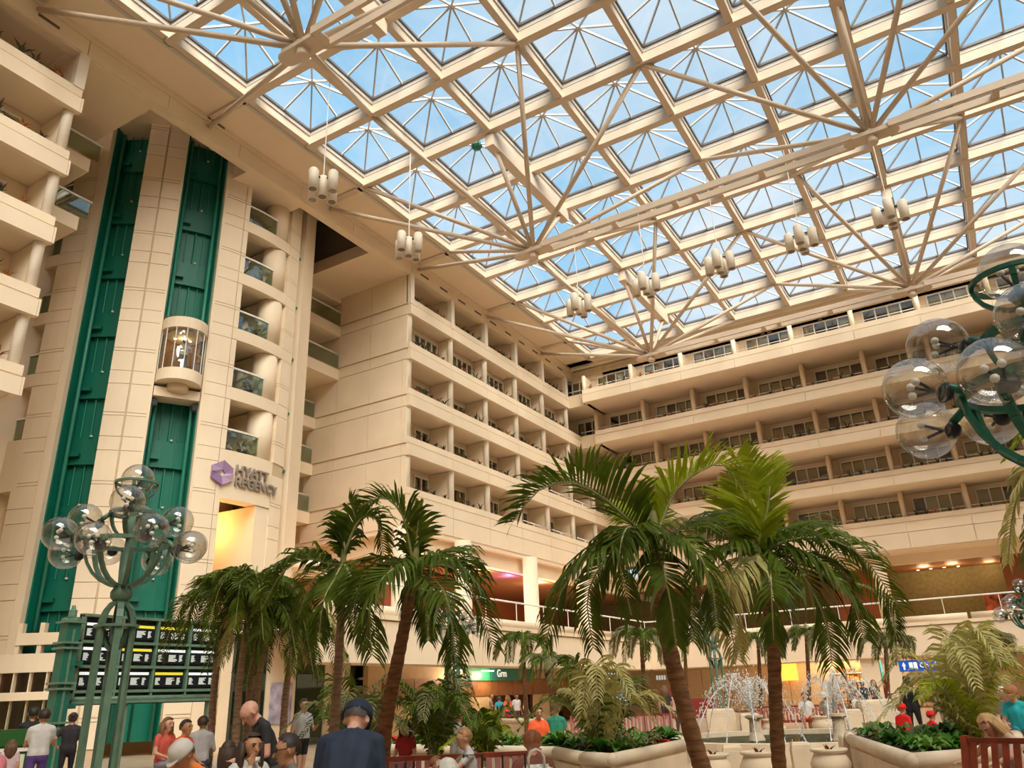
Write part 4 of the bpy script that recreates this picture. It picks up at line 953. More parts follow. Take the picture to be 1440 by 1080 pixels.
pl1, poly1 = planter([(478, 1046), (640, 1047), (775, 1050), (812, 1057), (862, 1060), (968, 1039)], [(5, 1.6), (4, 4.4), (2, 1.7), (0, 1.3)], 'long concrete planter with rounded rim before the fountain')
pl2, poly2 = planter([(1188, 1032), (1273, 1060), (1364, 1053), (1440, 1037)], [(3, 2.2), (2, 4.2), (1, 4.4), (0, 1.4)], 'angular concrete planter with the yellowing palm')
pl3, poly3 = planter([(688, 1010), (765, 1011)], [(1, 2.0), (0, 2.0)], 'small far concrete planter below the shops')
pl4, poly4 = planter([(1385, 1008), (1450, 1006)], [(1, 2.2), (0, 2.2)], 'far concrete planter behind the seated people on the right')
pl5, poly5 = planter([(1040, 1150), (1150, 1148)], [(1, 1.3), (0, 1.3)], 'near concrete planter holding the straight trunk', 0.6)
# leafy plants
def broad(seed, n, L, mm, name='leaves'):
    rnd = random.Random(seed); m = MB()
    for i in range(n):
        a = 2*math.pi*i/n*2.4+rnd.uniform(-.3, .3); el = rnd.uniform(0.35, 1.2); l = L*rnd.uniform(.7, 1.1); w = l*0.16
        d = Vector((math.cos(a)*math.cos(el), math.sin(a)*math.cos(el), math.sin(el))); s = Vector((-math.sin(a), math.cos(a), 0))
        pts = [Vector((0, 0, 0)), d*l*0.4, d*l*0.4+(d+Vector((0, 0, -0.5))).normalized()*l*0.35, d*l*0.4+(d+Vector((0, 0, -0.5))).normalized()*l*0.35+(d+Vector((0, 0, -1.2))).normalized()*l*0.3]
        m.add([pts[0]-s*0.01, pts[0]+s*0.01, pts[1]-s*w, pts[1]+s*w, pts[2]-s*w*0.9, pts[2]+s*w*0.9, pts[3], pts[1]+Vector((0, 0, -w*0.4)), pts[2]+Vector((0, 0, -w*0.4))],
              [(0,7,2),(0,1,7),(1,3,7),(2,7,8,4),(7,3,5,8),(4,8,6),(8,5,6)])
    return m.mesh(name, mm, True)
BROAD = [broad(0, 22, 0.40, LEAFD), broad(1, 24, 0.36, LEAFL), broad(2, 20, 0.44, LEAFD), broad(11, 16, 0.34, LEAFG)]
BLOOK = ['dark green broad-leaved plant', 'pale green broad-leaved plant', 'tall dark broad-leaved plant', 'grey green low plant']
BROM = broad(21, 12, 0.34, REDL, 'bracts')
def inpoly(x, y, P):
    c = False; n = len(P)
    for i in range(n):
        (x0, y0), (x1, y1) = P[i], P[i-1]
        if (y0 > y) != (y1 > y) and x < (x1-x0)*(y-y0)/(y1-y0)+x0: c = not c
    return c
def fill(poly, n, seed, where, red=0.0, rear=False):
    rnd = random.Random(seed); P = [tuple(p) for p in inset(poly, 0.42)]; xs_ = [p[0] for p in P]; ys_ = [p[1] for p in P]; put = []; t = 0
    while len(put) < n and t < 4000:
        t += 1; x, y = rnd.uniform(min(xs_), max(xs_)), rnd.uniform(min(ys_), max(ys_))
        if not inpoly(x, y, P) or any((x-a)**2+(y-b)**2 < 0.30**2 for a, b in put): continue
        put.append((x, y))
    put.sort(key=lambda p: math.hypot(*p))
    for i, (x, y) in enumerate(put):
        if rnd.random() < red:
            o = inst('bromeliad', BROM, None, (x, y, 0.69), (0, 0, rnd.uniform(0, 6)), rnd.uniform(.8, 1.2)); inst('leaves', BROAD[3], o, (0, 0, -0.02))
            tag(o, 'red bromeliad flowering in ' + where, 'plant', 'red bromeliads in ' + where)
        else:
            bk = rnd.choice((0, 0, 1, 1, 2, 3)); o = inst('leafy_plant', BROAD[bk], None, (x, y, 0.69), (0, 0, rnd.uniform(0, 6)), rnd.uniform(.75, 1.15))
            tag(o, BLOOK[bk] + ' in ' + where, 'plant', BLOOK[bk] + 's in ' + where)
fill(poly1, 70, 3, 'the long planter before the fountain', 0.14)
fill(poly2, 48, 4, 'the angular planter with the yellowing palm', 0.03)
fill(poly3, 5, 5, 'the small far planter below the shops', 0.2)
fill(poly4, 6, 6, 'the far planter behind the seated people', 0.1)

# ---------------------------------------------------------------- fountain
FC = W(1106, 963, 20.6); FC.z = 0
WATER = mat('foaming_water', (0.86, 0.87, 0.88), 0.15, spec=0.6, trans=0.3)
POOLW = glass('pool_water', (0.55, 0.6, 0.55), 0.35, rough=0.08)
ft = empty('fountain', FC); tag(ft, 'round fountain basin with arching white water jets', 'fountain')
MB().lathe([(0.0, 0.02), (3.05, 0.02), (3.05, 0.42), (3.4, 0.42), (3.4, 0.0), (0, 0.0)], 40).build('basin', CONC, ft)
MB().lathe([(0, 0.30), (3.04, 0.30)], 40).build('water', POOLW, ft)
MB().lathe([(0.0, 0.3), (0.22, 0.3), (0.16, 0.5), (0.14, 0.8), (0.24, 0.86), (0.24, 0.92), (0, 0.92)], 24, (-1.0, 0.1, 0)).build('nozzle_pedestal', CONC, ft); MB().lathe([(0.0, 0.3), (0.22, 0.3), (0.16, 0.5), (0.14, 0.8), (0.24, 0.86), (0.24, 0.92), (0, 0.92)], 24, (1.15, -0.1, 0)).build('nozzle_pedestal', CONC, ft)
rt = Vector((_r0[0], _r0[1], 0)); fwd = Vector((-_r0[1], _r0[0], 0))
def jet(c, tgt, apex, seed):
    rnd = random.Random(seed); m = MB(); N = 150
    for i in range(N):
        t = (i+rnd.random())/N
        p = Vector(c).lerp(Vector(tgt), t); p.z = (1-t)*c[2]+t*tgt[2] + 4*apex*t*(1-t)*(1.25-0.5*t)
        j = 0.02+0.07*min(1, t*1.2)*(1-t*0.55); p += Vector((rnd.gauss(0, j), rnd.gauss(0, j), rnd.gauss(0, j)))
        s = rnd.uniform(0.007, 0.019)*(1.15-0.3*t)
        m.add([p+Vector((s, 0, 0)), p-Vector((s, 0, 0)), p+Vector((0, s, 0)), p-Vector((0, s, 0)), p+Vector((0, 0, s*1.8)), p-Vector((0, 0, s*1.8))], [(0,2,4),(2,1,4),(1,3,4),(3,0,4),(2,0,5),(1,2,5),(3,1,5),(0,3,5)])
    sp = [Vector(c).lerp(Vector(tgt), i/16)+Vector((0, 0, 4*apex*(i/16)*(1-i/16)*(1.25-0.5*i/16))) for i in range(17)]
    m.tube(sp, [0.012+0.008*math.sin(i*2.1) for i in range(17)], 5)
    m.build('water_jet', WATER, ft)
for n_, (cx, tg) in enumerate([(-1.0, [(-2.75, -.6), (-2.5, .9), (-2.1, -1.4), (-1.5, -1.9), (-0.9, -2.2), (-1.9, 1.6), (-0.2, -1.5), (-0.6, 1.4)]), (1.15, [(2.85, -.5), (2.4, .9), (2.1, -1.5), (1.5, -2.0), (0.7, -2.1), (2.0, 1.5), (0.5, -1.2), (0.6, 1.3)])]):
    for q, (a, b) in enumerate(tg):
        c = rt*cx + Vector((0, 0, 0.95)); t = rt*a + fwd*b + Vector((0, 0, 0.32)); jet(tuple(c), tuple(t), 0.95+0.15*((q*7) % 3), n_*20+q)
for n_, cx in enumerate((-1.0, 1.15)):
    rnd = random.Random(n_+300); m = MB()
    for i in range(700):
        a = rnd.uniform(0, 6.28); rr = abs(rnd.gauss(0, 0.62)); p = rt*(cx+rr*math.cos(a)*1.2) + fwd*(rr*math.sin(a)) + Vector((0, 0, 1.55+rnd.gauss(0, 0.22)-rr*rr*0.28)); s = rnd.uniform(0.006, 0.016)
        m.add([p+Vector((s, 0, 0)), p+Vector((-s, s, 0)), p+Vector((-s, -s, 0)), p+Vector((0, 0, s*1.7)), p-Vector((0, 0, s*1.7))], [(0,1,3),(1,2,3),(2,0,3),(1,0,4),(2,1,4),(0,2,4)])
    tag(m.build('spray', WATER, ft), kind='stuff')
def pot(px, dp, sc, label):
    p = W(px, 965, dp); r = empty('clay_pot', (p.x, p.y, 0)); tag(r, label, 'pot', 'rounded clay pots around the fountain')
    MB().lathe([(0, 0), (0.17*sc, 0), (0.20*sc, 0.03*sc), (0.33*sc, 0.26*sc), (0.34*sc, 0.34*sc), (0.27*sc, 0.47*sc), (0.25*sc, 0.50*sc), (0.31*sc, 0.53*sc), (0.31*sc, 0.57*sc), (0.25*sc, 0.57*sc), (0.22*sc, 0.48*sc), (0, 0.46*sc)], 28).build('body', CONC, r, True)
    MB().lathe([(0, 0.49*sc), (0.22*sc, 0.49*sc)], 20).build('soil', SOIL, r)
    inst('plant', SPIKY[2], r, (0, 0, 0.48*sc), (0, 0, 1), 0.55*sc)
def bollard(px, dp, w, h, label):
    p = W(px, 965, dp); r = empty('stone_pedestal', (p.x, p.y, 0), 0.35); tag(r, label, 'pedestal', 'stone pedestals around the fountain')
    MB().box(-w/2, w/2, -w/2, w/2, 0, h-0.1).build('body', CONC, r)
    MB().lathe([(w*0.60, h-0.12), (w*0.66, h-0.10), (w*0.66, h-0.04), (w*0.58, h), (0, h+0.01)], 4).build('cap', CONC, r).rotation_euler = (0, 0, math.pi/4)
pot(1053, 14.0, 1.0, 'rounded clay pot left of the straight palm trunk'); pot(1150, 14.0, 1.0, 'rounded clay pot right of the straight palm trunk')
pot(990, 14.3, 0.95, 'rounded clay pot behind the leaning palm trunk'); pot(1150, 26.3, 1.15, 'rounded clay pot on the far side of the fountain'); pot(1080, 25.9, 1.1, 'rounded clay pot behind the left water jets')
bollard(1018, 15.0, 0.36, 0.62, 'stone pedestal left of the clay pot beside the straight trunk'); bollard(1112, 15.0, 0.36, 0.62, 'stone pedestal just right of the straight palm trunk'); bollard(1182, 15.8, 0.4, 0.66, 'stone pedestal at the corner of the angular planter')
bollard(1048, 25.0, 0.6, 0.85, 'stone pedestal behind the left half of the fountain'); bollard(1190, 25.2, 0.55, 0.85, 'stone pedestal behind the right half of the fountain'); bollard(1008, 25.6, 0.9, 1.0, 'broad stone pedestal behind the leftmost jet'); bollard(1225, 25.4, 1.0, 1.1, 'broad stone pedestal right of the fountain')

# ---------------------------------------------------------------- flight information board and its post
BX_ = W(180, 930, 21.0).x
def by(px): return Wx(px, 930, BX_).y
def bz(py, px=180): return Wx(px, py, BX_).z
y0, y1 = by(110), by(308); zb0, zb1 = bz(990), bz(866)
bd = empty('flight_board', (BX_, y0, 0)); tag(bd, 'flight information board with three rows of dark screens in a green frame', 'display board')
Wd = y1-y0; SCR = mat('dark_screen', (0.008, 0.012, 0.02), 0.25); HW = mat('screen_header_white', (0.8, 0.85, 0.85), 0.4, emit=(0.8, 0.9, 0.9), estr=0.35); HY = mat('screen_header_yellow', (0.75, 0.65, 0.05), 0.4, emit=(0.8, 0.7, 0.05), estr=0.3)
TXT = mat('screen_text', (0.6, 0.65, 0.6), 0.5, emit=(0.6, 0.7, 0.65), estr=0.15)
MB().box(-0.25, -0.12, 0, Wd, zb0, zb1).build('back_panel', BLACK, bd)
rows = [(zb1-0.10-(i+1)*(zb1-zb0-0.42)/3, zb1-0.10-i*(zb1-zb0-0.42)/3) for i in range(3)]
for z in [zb1-0.05, rows[0][0], rows[1][0], rows[2][0], zb0+0.06]: MB().box(-0.12, 0.04, -0.03, Wd+0.03, z-0.035, z+0.035).build('frame_rail', GREEN, bd)
for i in range(5): MB().box(-0.12, 0.03, Wd*i/4-0.03, Wd*i/4+0.03, zb0+0.06, zb1-0.05).build('frame_post', GREEN, bd)
for i, (a, b) in enumerate(rows):
    for j in range(4):
        ya, yb = Wd*j/4+0.07, Wd*(j+1)/4-0.07
        s = MB().box(-0.11, -0.04, ya, yb, a+0.10, b-0.10).build('screen', SCR, bd)
        yel = (i == 0 and j in (1, 2)) or (i == 1 and j == 1) or (i == 2 and j == 2)
        MB().box(-0.04, -0.034, ya+0.03, yb-0.03, b-0.20, b-0.13).build('header_strip', HY if yel else HW, s)
        m = MB(); rnd = random.Random(i*9+j)
        for ln in range(7):
            z = b-0.27-ln*(b-a-0.42)/7
            if z < a+0.14: break
            for (u, w) in ((0.06, 0.16), (0.42, 0.3), (0.78, 0.12)): m.box(-0.04, -0.036, ya+(yb-ya)*u, ya+(yb-ya)*(u+w*rnd.uniform(.5, 1)), z-0.022, z)
        tag(m.build('text_lines', TXT, s), kind='stuff')
MB().tube([(-0.02, -0.05, zb0+0.14), (-0.02, Wd+0.05, zb0+0.14)], 0.07, 10).build('lower_tube', GREEN, bd, True)
for yy in (Wd*0.35, Wd*0.97): MB().box(-0.2, -0.05, yy-0.07, yy+0.07, 0, zb0+0.05).build('support_post', GREEN, bd)
pp = Vector((BX_+0.1, by(88), 0)); gp = empty('green_post', pp); tag(gp, 'square green post with collars and a finial beside the flight board', 'post')
zt = bz(852, 104)
MB().box(-0.17, 0.17, -0.17, 0.17, 0, zt-0.3).build('shaft', GREEND, gp)
MB().box(0.17, 0.19, -0.03, 0.03, 0.1, zt-0.6).build('rib', GREEN, gp)
for z in (zt-1.05, zt-0.92, zt-2.0, zt-1.87, zt-2.9, zt-2.77, zt-0.42): MB().box(-0.25, 0.25, -0.25, 0.25, z-0.025, z+0.025).build('collar', GREEN, gp)
MB().lathe([(0.24, zt-0.4), (0.24, zt-0.34), (0.1, zt-0.28), (0.1, zt-0.12), (0.06, zt-0.1), (0.04, zt), (0, zt)], 8).build('finial', GREEN, gp)
for z in (zt-1.4, zt-2.4, zt-3.3): MB().box(-0.08, 0.08, 0.15, Wd*0+max(0.3, y0-pp.y+0.02), z-0.06, z+0.06).build('bracket', GREEND, gp)

# ---------------------------------------------------------------- lift lobby front at the tower foot
lob = structure('trim_7', tarc(MB(), -78, -46.5, TR+0.35, TR+0.75, 3.05, 3.70, 10), WALL2, 'cream canopy band over the lift lobby at the tower foot')
for i in range(8):
    a = -78+31.5*i/8
    tarc(MB(), a+0.3, a+3.6, TR+0.5, TR+0.53, 2.35, 3.05, 2).build('pane', glass('amber_glass', (0.45, 0.26, 0.13), 0.1), lob); tarc(MB(), a-0.15, a+0.15, TR+0.4, TR+0.7, 2.35, 3.05, 1).build('mullion', WALL2, lob)
    tarc(MB(), a+0.3, a+3.6, TR+0.5, TR+0.53, 0.05, 2.1, 2).build('pane', glass('olive_glass', (0.40, 0.40, 0.22), 0.12), lob); tarc(MB(), a-0.12, a+0.12, TR+0.42, TR+0.62, 0, 2.1, 1).build('mullion', CURT, lob)
tarc(MB(), -78, -46.5, TR+0.35, TR+0.75, 2.10, 2.38, 10).build('lintel', WALL2, lob)
bm = empty('lift_buffer', (TC[0]+TR*math.cos(math.radians(-55.5)), TC[1]+TR*math.sin(math.radians(-55.5)), 3.7), math.radians(-55.5)); bm.parent = lob
MB().box(-0.3, 0.15, -0.85, 0.85, 0.35, 0.78).build('beam', WALL2, bm)
for y in (-0.8, 0.0, 0.8): MB().box(-0.2, 0.1, y-0.08, y+0.08, 0.0, 1.15).build('upright', WALL2, bm)
kp = W(18, 1040, 15.5); kk = empty('cash_machine', (kp.x, kp.y, 0), math.atan2(-kp.y, -kp.x)-math.pi/2+math.pi); tag(kk, 'green cash machine behind the family at the left', 'cash machine')
GK = mat('kiosk_green', (0.03, 0.10, 0.02), 0.4)
MB().box(-0.4, 0.4, -0.3, 0.3, 0, 1.35).build('body', GK, kk); MB().box(-0.4, 0.4, -0.36, -0.3, 1.05, 1.30).build('header', mat('kiosk_light', (0.02, 0.10, 0.02), 0.4), kk); MB().box(-0.35, 0.35, -0.33, -0.3, 0.95, 1.02).build('stripe', WHITE, kk); MB().box(-0.25, 0.25, -0.34, -0.3, 0.6, 0.9).build('keypad_panel', CURTW, kk)

# ---------------------------------------------------------------- shops and signs under the mezzanine
def ysign(px0, px1, py0, py1, Y, m, name, label, cat='sign', th=0.12):
    a = Wy(px0, (py0+py1)/2, Y); b = Wy(px1, (py0+py1)/2, Y); z1 = Wy((px0+px1)/2, py0, Y).z; z0 = Wy((px0+px1)/2, py1, Y).z
    o = MB().box(0, b.x-a.x, -th/2, th/2, 0, z1-z0).build(name, m, None, False, (a.x, Y, z0)); tag(o, label, cat); return o, b.x-a.x, z1-z0
def xsign(px0, px1, py0, py1, X, m, name, label, cat='sign', th=0.1):
    a = Wx(px0, (py0+py1)/2, X); b = Wx(px1, (py0+py1)/2, X); z1 = Wx((px0+px1)/2, py0, X).z; z0 = Wx((px0+px1)/2, py1, X).z
    o = MB().box(0, b.y-a.y, -th/2, th/2, 0, z1-z0).build(name, m, None, False, (X, a.y, z0)); o.rotation_euler = (0, 0, math.pi/2); tag(o, label, cat); return o, b.y-a.y, z1-z0
BLUE = mat('sign_blue', (0.01, 0.08, 0.45), 0.4, emit=(0.01, 0.08, 0.45), estr=0.3); WSG = mat('sign_white', (0.9, 0.9, 0.9), 0.5, emit=(0.9, 0.9, 0.9), estr=0.3)
def put_text(o, s, x, z, size, m, y=-0.075):
    me = text_mesh('lettering', s, size, 0.008, 'LEFT', bold=0.004); me.materials.clear(); me.materials.append(m); t = inst('lettering', me, o, (x, y, z), (math.pi/2, 0, 0)); return t
o, w, hh = ysign(1264, 1352, 927, 943, 31, BLUE, 'overhead_sign', 'blue check-in sign on pale posts before the shops')
put_text(o, 'Check In', w*0.34, hh*0.5, hh*0.62, WSG)
MB().add([(w*0.05, -0.075, hh*0.5), (w*0.085, -0.075, hh*0.85), (w*0.12, -0.075, hh*0.5), (w*0.10, -0.075, hh*0.5), (w*0.10, -0.075, hh*0.15), (w*0.07, -0.075, hh*0.15), (w*0.07, -0.075, hh*0.5)], [(0,1,2,3,4,5,6)]).build('arrow', WSG, o)
for i in range(2): MB().box(w*(0.17+0.075*i), w*(0.23+0.075*i), -0.078, -0.07, hh*0.2, hh*0.8).build('pictogram', WSG, o)
for i in (0.04, 0.16, 0.9): MB().tube([(w*i, 0, 0.02), (w*i, 0, -o.location.z)], 0.035, 6).build('support_post', CURTW, o)
o, w, hh = xsign(690, 748, 938, 957, -25.7, mat('shop_teal', (0.015, 0.16, 0.14), 0.4), 'shop_sign', 'teal shop sign with white lettering under the mezzanine')
put_text(o, 'Grm', w*0.12, hh*0.5, hh*0.75, WSG)
o, w, hh = xsign(640, 688, 938, 957, -25.7, mat('shop_green', (0.02, 0.22, 0.08), 0.4), 'shop_sign', 'green shop sign with a round emblem beside the teal one')
m = MB().lathe([(0, 0), (hh*0.36, 0), (hh*0.36, 0.03), (0, 0.03)], 18).build('emblem', mat('emblem_cream', (0.7, 0.62, 0.35), 0.5), o, False, (w*0.2, -0.06, hh*0.5)); m.rotation_euler = (math.pi/2, 0, 0)
MB().lathe([(0, 0), (hh*0.16, 0), (hh*0.16, 0.02), (0, 0.02)], 14).build('emblem_centre', REDL, m, False, (0, 0, 0.025))
o, w, hh = xsign(822, 872, 944, 958, -25.7, mat('shop_navy', (0.01, 0.04, 0.12), 0.4), 'shop_sign', 'dark blue shop sign right of the centre feather palm')
for i in range(5): MB().box(w*(0.55+0.08*i), w*(0.59+0.08*i), -0.08, -0.06, hh*0.2, hh*0.85).build('letter_stroke', WSG, o)
o, w, hh = ysign(922, 938, 949, 957, 60.2, mat('sign_pale', (0.5, 0.5, 0.45), 0.5), 'shop_sign', 'small pale sign on the ochre wall behind the leaning trunk')
for i in range(4): MB().box(w*(0.1+0.22*i), w*(0.22+0.22*i), -0.08, -0.06, hh*0.15, hh*0.9).build('letter_stroke', WSG, o)
GLOW = mat('orange_shop_glow', (0.9, 0.35, 0.04), 0.5, emit=(1.0, 0.38, 0.05), estr=1.4)
o, w, hh = ysign(1096, 1121, 933, 957, 60.2, GLOW, 'light_panel', 'glowing orange panel in the shop behind the fountain', 'light panel')
sh_ = empty('shop_shelf', Wy(1178, 990, 60.0)); tag(sh_, 'orange lit shop shelving at the right behind the fountain', 'shelf')
a = Wy(1172, 960, 60.0); b = Wy(1236, 960, 60.0); wz = b.x-a.x
MB().box(0, wz, 0.2, 0.3, 0.3, 2.6).build('back_panel', mat('shelf_orange', (0.85, 0.36, 0.06), 0.5), sh_)
for i in range(4): MB().box(0, wz, -0.15, 0.2, 0.6+0.55*i, 0.65+0.55*i).build('shelf_board', WHITE, sh_)
rnd = random.Random(5)
m = MB()
for i in range(4):
    x = 0.1
    while x < wz-0.3: w_ = rnd.uniform(.12, .3); m.box(x, x+w_, -0.1, 0.1, 0.65+0.55*i, 0.65+0.55*i+rnd.uniform(.2, .42)); x += w_+rnd.uniform(.03, .2)
m.build('goods', mat('shop_goods', (0.65, 0.40, 0.18), 0.6, var=0.6, scale=3), sh_)
sh_.location.z = 0
o, w, hh = ysign(1240, 1247, 930, 958, 58, mat('sign_cyan', (0.05, 0.6, 0.6), 0.4, emit=(0.05, 0.75, 0.75), estr=0.8), 'neon_sign', 'narrow upright cyan sign on the column right of the orange shop')
for px in (1228, 1258):
    p = Wy(px, 960, 57.5); MB().box(p.x-0.55, p.x+0.55, 57.3, 58.2, 0, 3.1).build('shop_pillar', WALL2, shop)
p = Wy(985, 985, 50); o = MB().box(-0.9, 0.9, -0.4, 0.4, 0, 1.1).box(-1.9, -1.5, -0.3, 0.3, 0, 1.7).build('check_in_desk', mat('maroon_desk', (0.22, 0.03, 0.02), 0.5), None, False, (p.x, p.y, 0)); tag(o, 'maroon service desk before the ochre wall', 'desk')

# ---------------------------------------------------------------- benches, luggage
BW = mat('bench_red_wood', (0.26, 0.045, 0.018), 0.45, var=0.25, scale=8)
def bench(loc, rz, L, label):
    r = empty('bench', loc, rz); tag(r, label, 'bench', 'red wooden slatted benches')
    for i in range(6): MB().box(-L/2, L/2, -0.08-0.078*i, -0.02-0.078*i, 0.42, 0.45).build('seat_slat', BW, r)
    n = int(L/0.11)
    for i in range(n):
        x = -L/2+0.06+i*(L-0.12)/(n-1); MB().bar((x, 0.0, 0.46), (x, 0.20, 0.92), 0.07, 0.025, (0, 1, 0)).build('back_slat', BW, r)
    MB().bar((-L/2, 0.21, 0.93), (L/2, 0.21, 0.93), 0.06, 0.06).build('top_rail', BW, r); MB().bar((-L/2, 0.0, 0.46), (L/2, 0.0, 0.46), 0.05, 0.06).build('lower_rail', BW, r)
    for x in (-L/2-0.03, L/2+0.03):
        MB().add([(x-0.03, -0.5, 0), (x-0.03, 0.08, 0), (x-0.03, 0.28, 0.98), (x-0.03, 0.16, 0.98), (x-0.03, -0.02, 0.5), (x-0.03, -0.5, 0.5), (x+0.03, -0.5, 0), (x+0.03, 0.08, 0), (x+0.03, 0.28, 0.98), (x+0.03, 0.16, 0.98), (x+0.03, -0.02, 0.5), (x+0.03, -0.5, 0.5)],
            [(0,1,2,3,4,5),(11,10,9,8,7,6)]+[(i, 6+i, 6+(i+1)%6, (i+1)%6) for i in range(6)]).build('end_panel', BW, r)
    return r
def face_rz(p, phi):             # heading so that local +y looks at the camera turned by phi degrees towards image right
    c = Vector((-p.x, -p.y)).normalized(); g = Vector((_r0[0], _r0[1])); d = c*math.cos(math.radians(phi))+g*math.sin(math.radians(phi))
    return math.atan2(-d.x, d.y)
bp = W(1442, 1072, 8.6); bench((bp.x, bp.y, 0), face_rz(bp, 150), 1.3, 'red slatted bench against the angular planter')
bp = W(632, 1066, 9.6); bench((bp.x, bp.y, 0), face_rz(bp, 0)+math.pi, 2.2, 'red slatted bench against the long planter, behind the luggage')
bp = W(872, 1000, 24); bench((bp.x, bp.y, 0), face_rz(bp, 0)+math.pi, 3.0, 'far red slatted bench behind the centre feather palm')
bp = W(1120, 1000, 27.6); bench((bp.x, bp.y, 0), face_rz(bp, 0)+math.pi, 3.0, 'far red slatted bench behind the fountain')
def suitcase(px, py, dp, w, hgt, m, label, rz=0.3):
    p = W(px, py, dp); r = empty('suitcase', (p.x, p.y, 0), rz); tag(r, label, 'suitcase', 'suitcases by the bench')
    bmm = MB().box(-w/2, w/2, -0.13, 0.13, 0.06, hgt).mesh('shell', m); b_ = bmesh.new(); b_.from_mesh(bmm); bmesh.ops.bevel(b_, geom=list(b_.edges), offset=0.05, segments=3, affect='EDGES'); b_.to_mesh(bmm); b_.free()
    inst('shell', bmm, r)
    for i in range(4): MB().box(-w/2+0.07+i*(w-0.14)/3-0.015, -w/2+0.07+i*(w-0.14)/3+0.015, -0.14, 0.14, 0.12, hgt-0.06).build('ridge', m, r)
    MB().tube([(-0.11, 0.1, hgt-0.05), (-0.11, 0.1, hgt+0.42), (0.11, 0.1, hgt+0.42), (0.11, 0.1, hgt-0.05)], 0.012, 6).build('pull_handle', BLACK, r)
    for x in (-w/2+0.07, w/2-0.07): MB().lathe([(0, -0.03), (0.04, -0.03), (0.04, 0.03), (0, 0.03)], 10, (x, 0, 0.04)).build('wheel', BLACK, r)
suitcase(722, 1074, 7.5, 0.50, 0.66, mat('charcoal_shell', (0.03, 0.03, 0.032), 0.4), 'charcoal suitcase with raised handle beside the white handbag', 0.5)
suitcase(660, 1076, 8.5, 0.42, 0.60, mat('red_shell', (0.55, 0.02, 0.02), 0.35), 'red suitcase in front of the boy in the white shirt', 0.2)
suitcase(588, 1076, 6.6, 0.40, 0.60, mat('black_shell', (0.012, 0.012, 0.013), 0.4), 'black suitcase beside the woman with silver hair', 0.9)
hp = W(754, 1066, 8.02); hb = empty('handbag', (hp.x, hp.y, 0.68), face_rz(hp, 5)); tag(hb, 'white patterned handbag carried by the person with copper hair', 'handbag')
BAG = mat('patterned_leather', (0.72, 0.68, 0.60), 0.5, var=0.45, scale=22)
bmm = MB().box(-0.19, 0.19, -0.09, 0.09, 0, 0.27).mesh('body', BAG); b_ = bmesh.new(); b_.from_mesh(bmm)
for v in b_.verts:
    if v.co.z > 0.2: v.co.y *= 0.45; v.co.x *= 0.85
bmesh.ops.bevel(b_, geom=list(b_.edges), offset=0.035, segments=3, affect='EDGES'); b_.to_mesh(bmm); b_.free(); bmm.polygons.foreach_set('use_smooth', [True]*len(bmm.polygons)); inst('body', bmm, hb)
for y in (-0.04, 0.04): MB().tube([(-0.08, y, 0.24), (-0.08, y, 0.33), (-0.05, y, 0.39), (0, y, 0.41), (0.05, y, 0.39), (0.08, y, 0.33), (0.08, y, 0.24)], 0.010, 8).build('handle', CURTW, hb, True)
p = W(534, 1078, 6.25); o = MB().sphere((0, 0, 0.25), 0.25, 18, 12, (0.8, 0.6, 1.0)).build('backpack', mat('black_nylon', (0.015, 0.016, 0.02), 0.6), None, True, (p.x, p.y, 0.55)); tag(o, 'black backpack right beside the man in the dark jacket', 'backpack')
MB().box(-0.12, 0.12, -0.17, -0.12, 0.08, 0.28).build('front_pocket', BLACK, o); MB().tube([(-0.06, 0, 0.48), (0, 0, 0.56), (0.06, 0, 0.48)], 0.012, 6).build('grab_loop', BLACK, o)
# ---------------------------------------------------------------- people
SKIN = {'light': (0.62, 0.34, 0.22), 'tan': (0.46, 0.23, 0.12), 'brown': (0.25, 0.11, 0.055), 'pink': (0.68, 0.36, 0.26)}
def cmat(c, r=0.75): return mat('cloth_%02d_%02d_%02d' % tuple(int(v*99) for v in c), c, r, var=0.10, scale=7)
def smat(k): return mat('skin_'+k, SKIN[k], 0.5)
def hmat(c): return mat('hair_%02d_%02d_%02d' % tuple(int(v*99) for v in c), c, 0.55, var=0.3, scale=30, stretch=(1, 1, 0.2))
def rotx(a): return Matrix.Rotation(math.radians(a), 3, 'X')
ARMS = {  # elbow, wrist relative to the shoulder (side x is mirrored), hand direction
    'down': ((0.06, -0.03, -0.29), (0.08, 0.06, -0.54), (0.0, 0.12, -0.17)),
    'hip': ((0.16, -0.08, -0.25), (0.03, 0.10, -0.42), (-0.10, 0.08, -0.05)),
    'fwd': ((0.05, 0.10, -0.27), (-0.05, 0.33, -0.22), (-0.06, 0.16, 0.04)),
    'face': ((0.08, 0.20, -0.22), (-0.10, 0.20, 0.04), (-0.04, -0.02, 0.16)),
    'lap': ((0.08, 0.06, -0.27), (-0.04, 0.30, -0.36), (-0.10, 0.13, -0.02)),
    'reach': ((0.10, 0.22, -0.12), (0.12, 0.46, -0.10), (0.02, 0.18, 0.0)),
    'out': ((0.22, 0.02, -0.18), (0.42, 0.10, -0.24), (0.16, 0.04, -0.05)),
    'carry': ((0.10, -0.02, -0.27), (0.06, 0.20, -0.40), (-0.02, 0.16, -0.06)),
}
PEOPLE = []
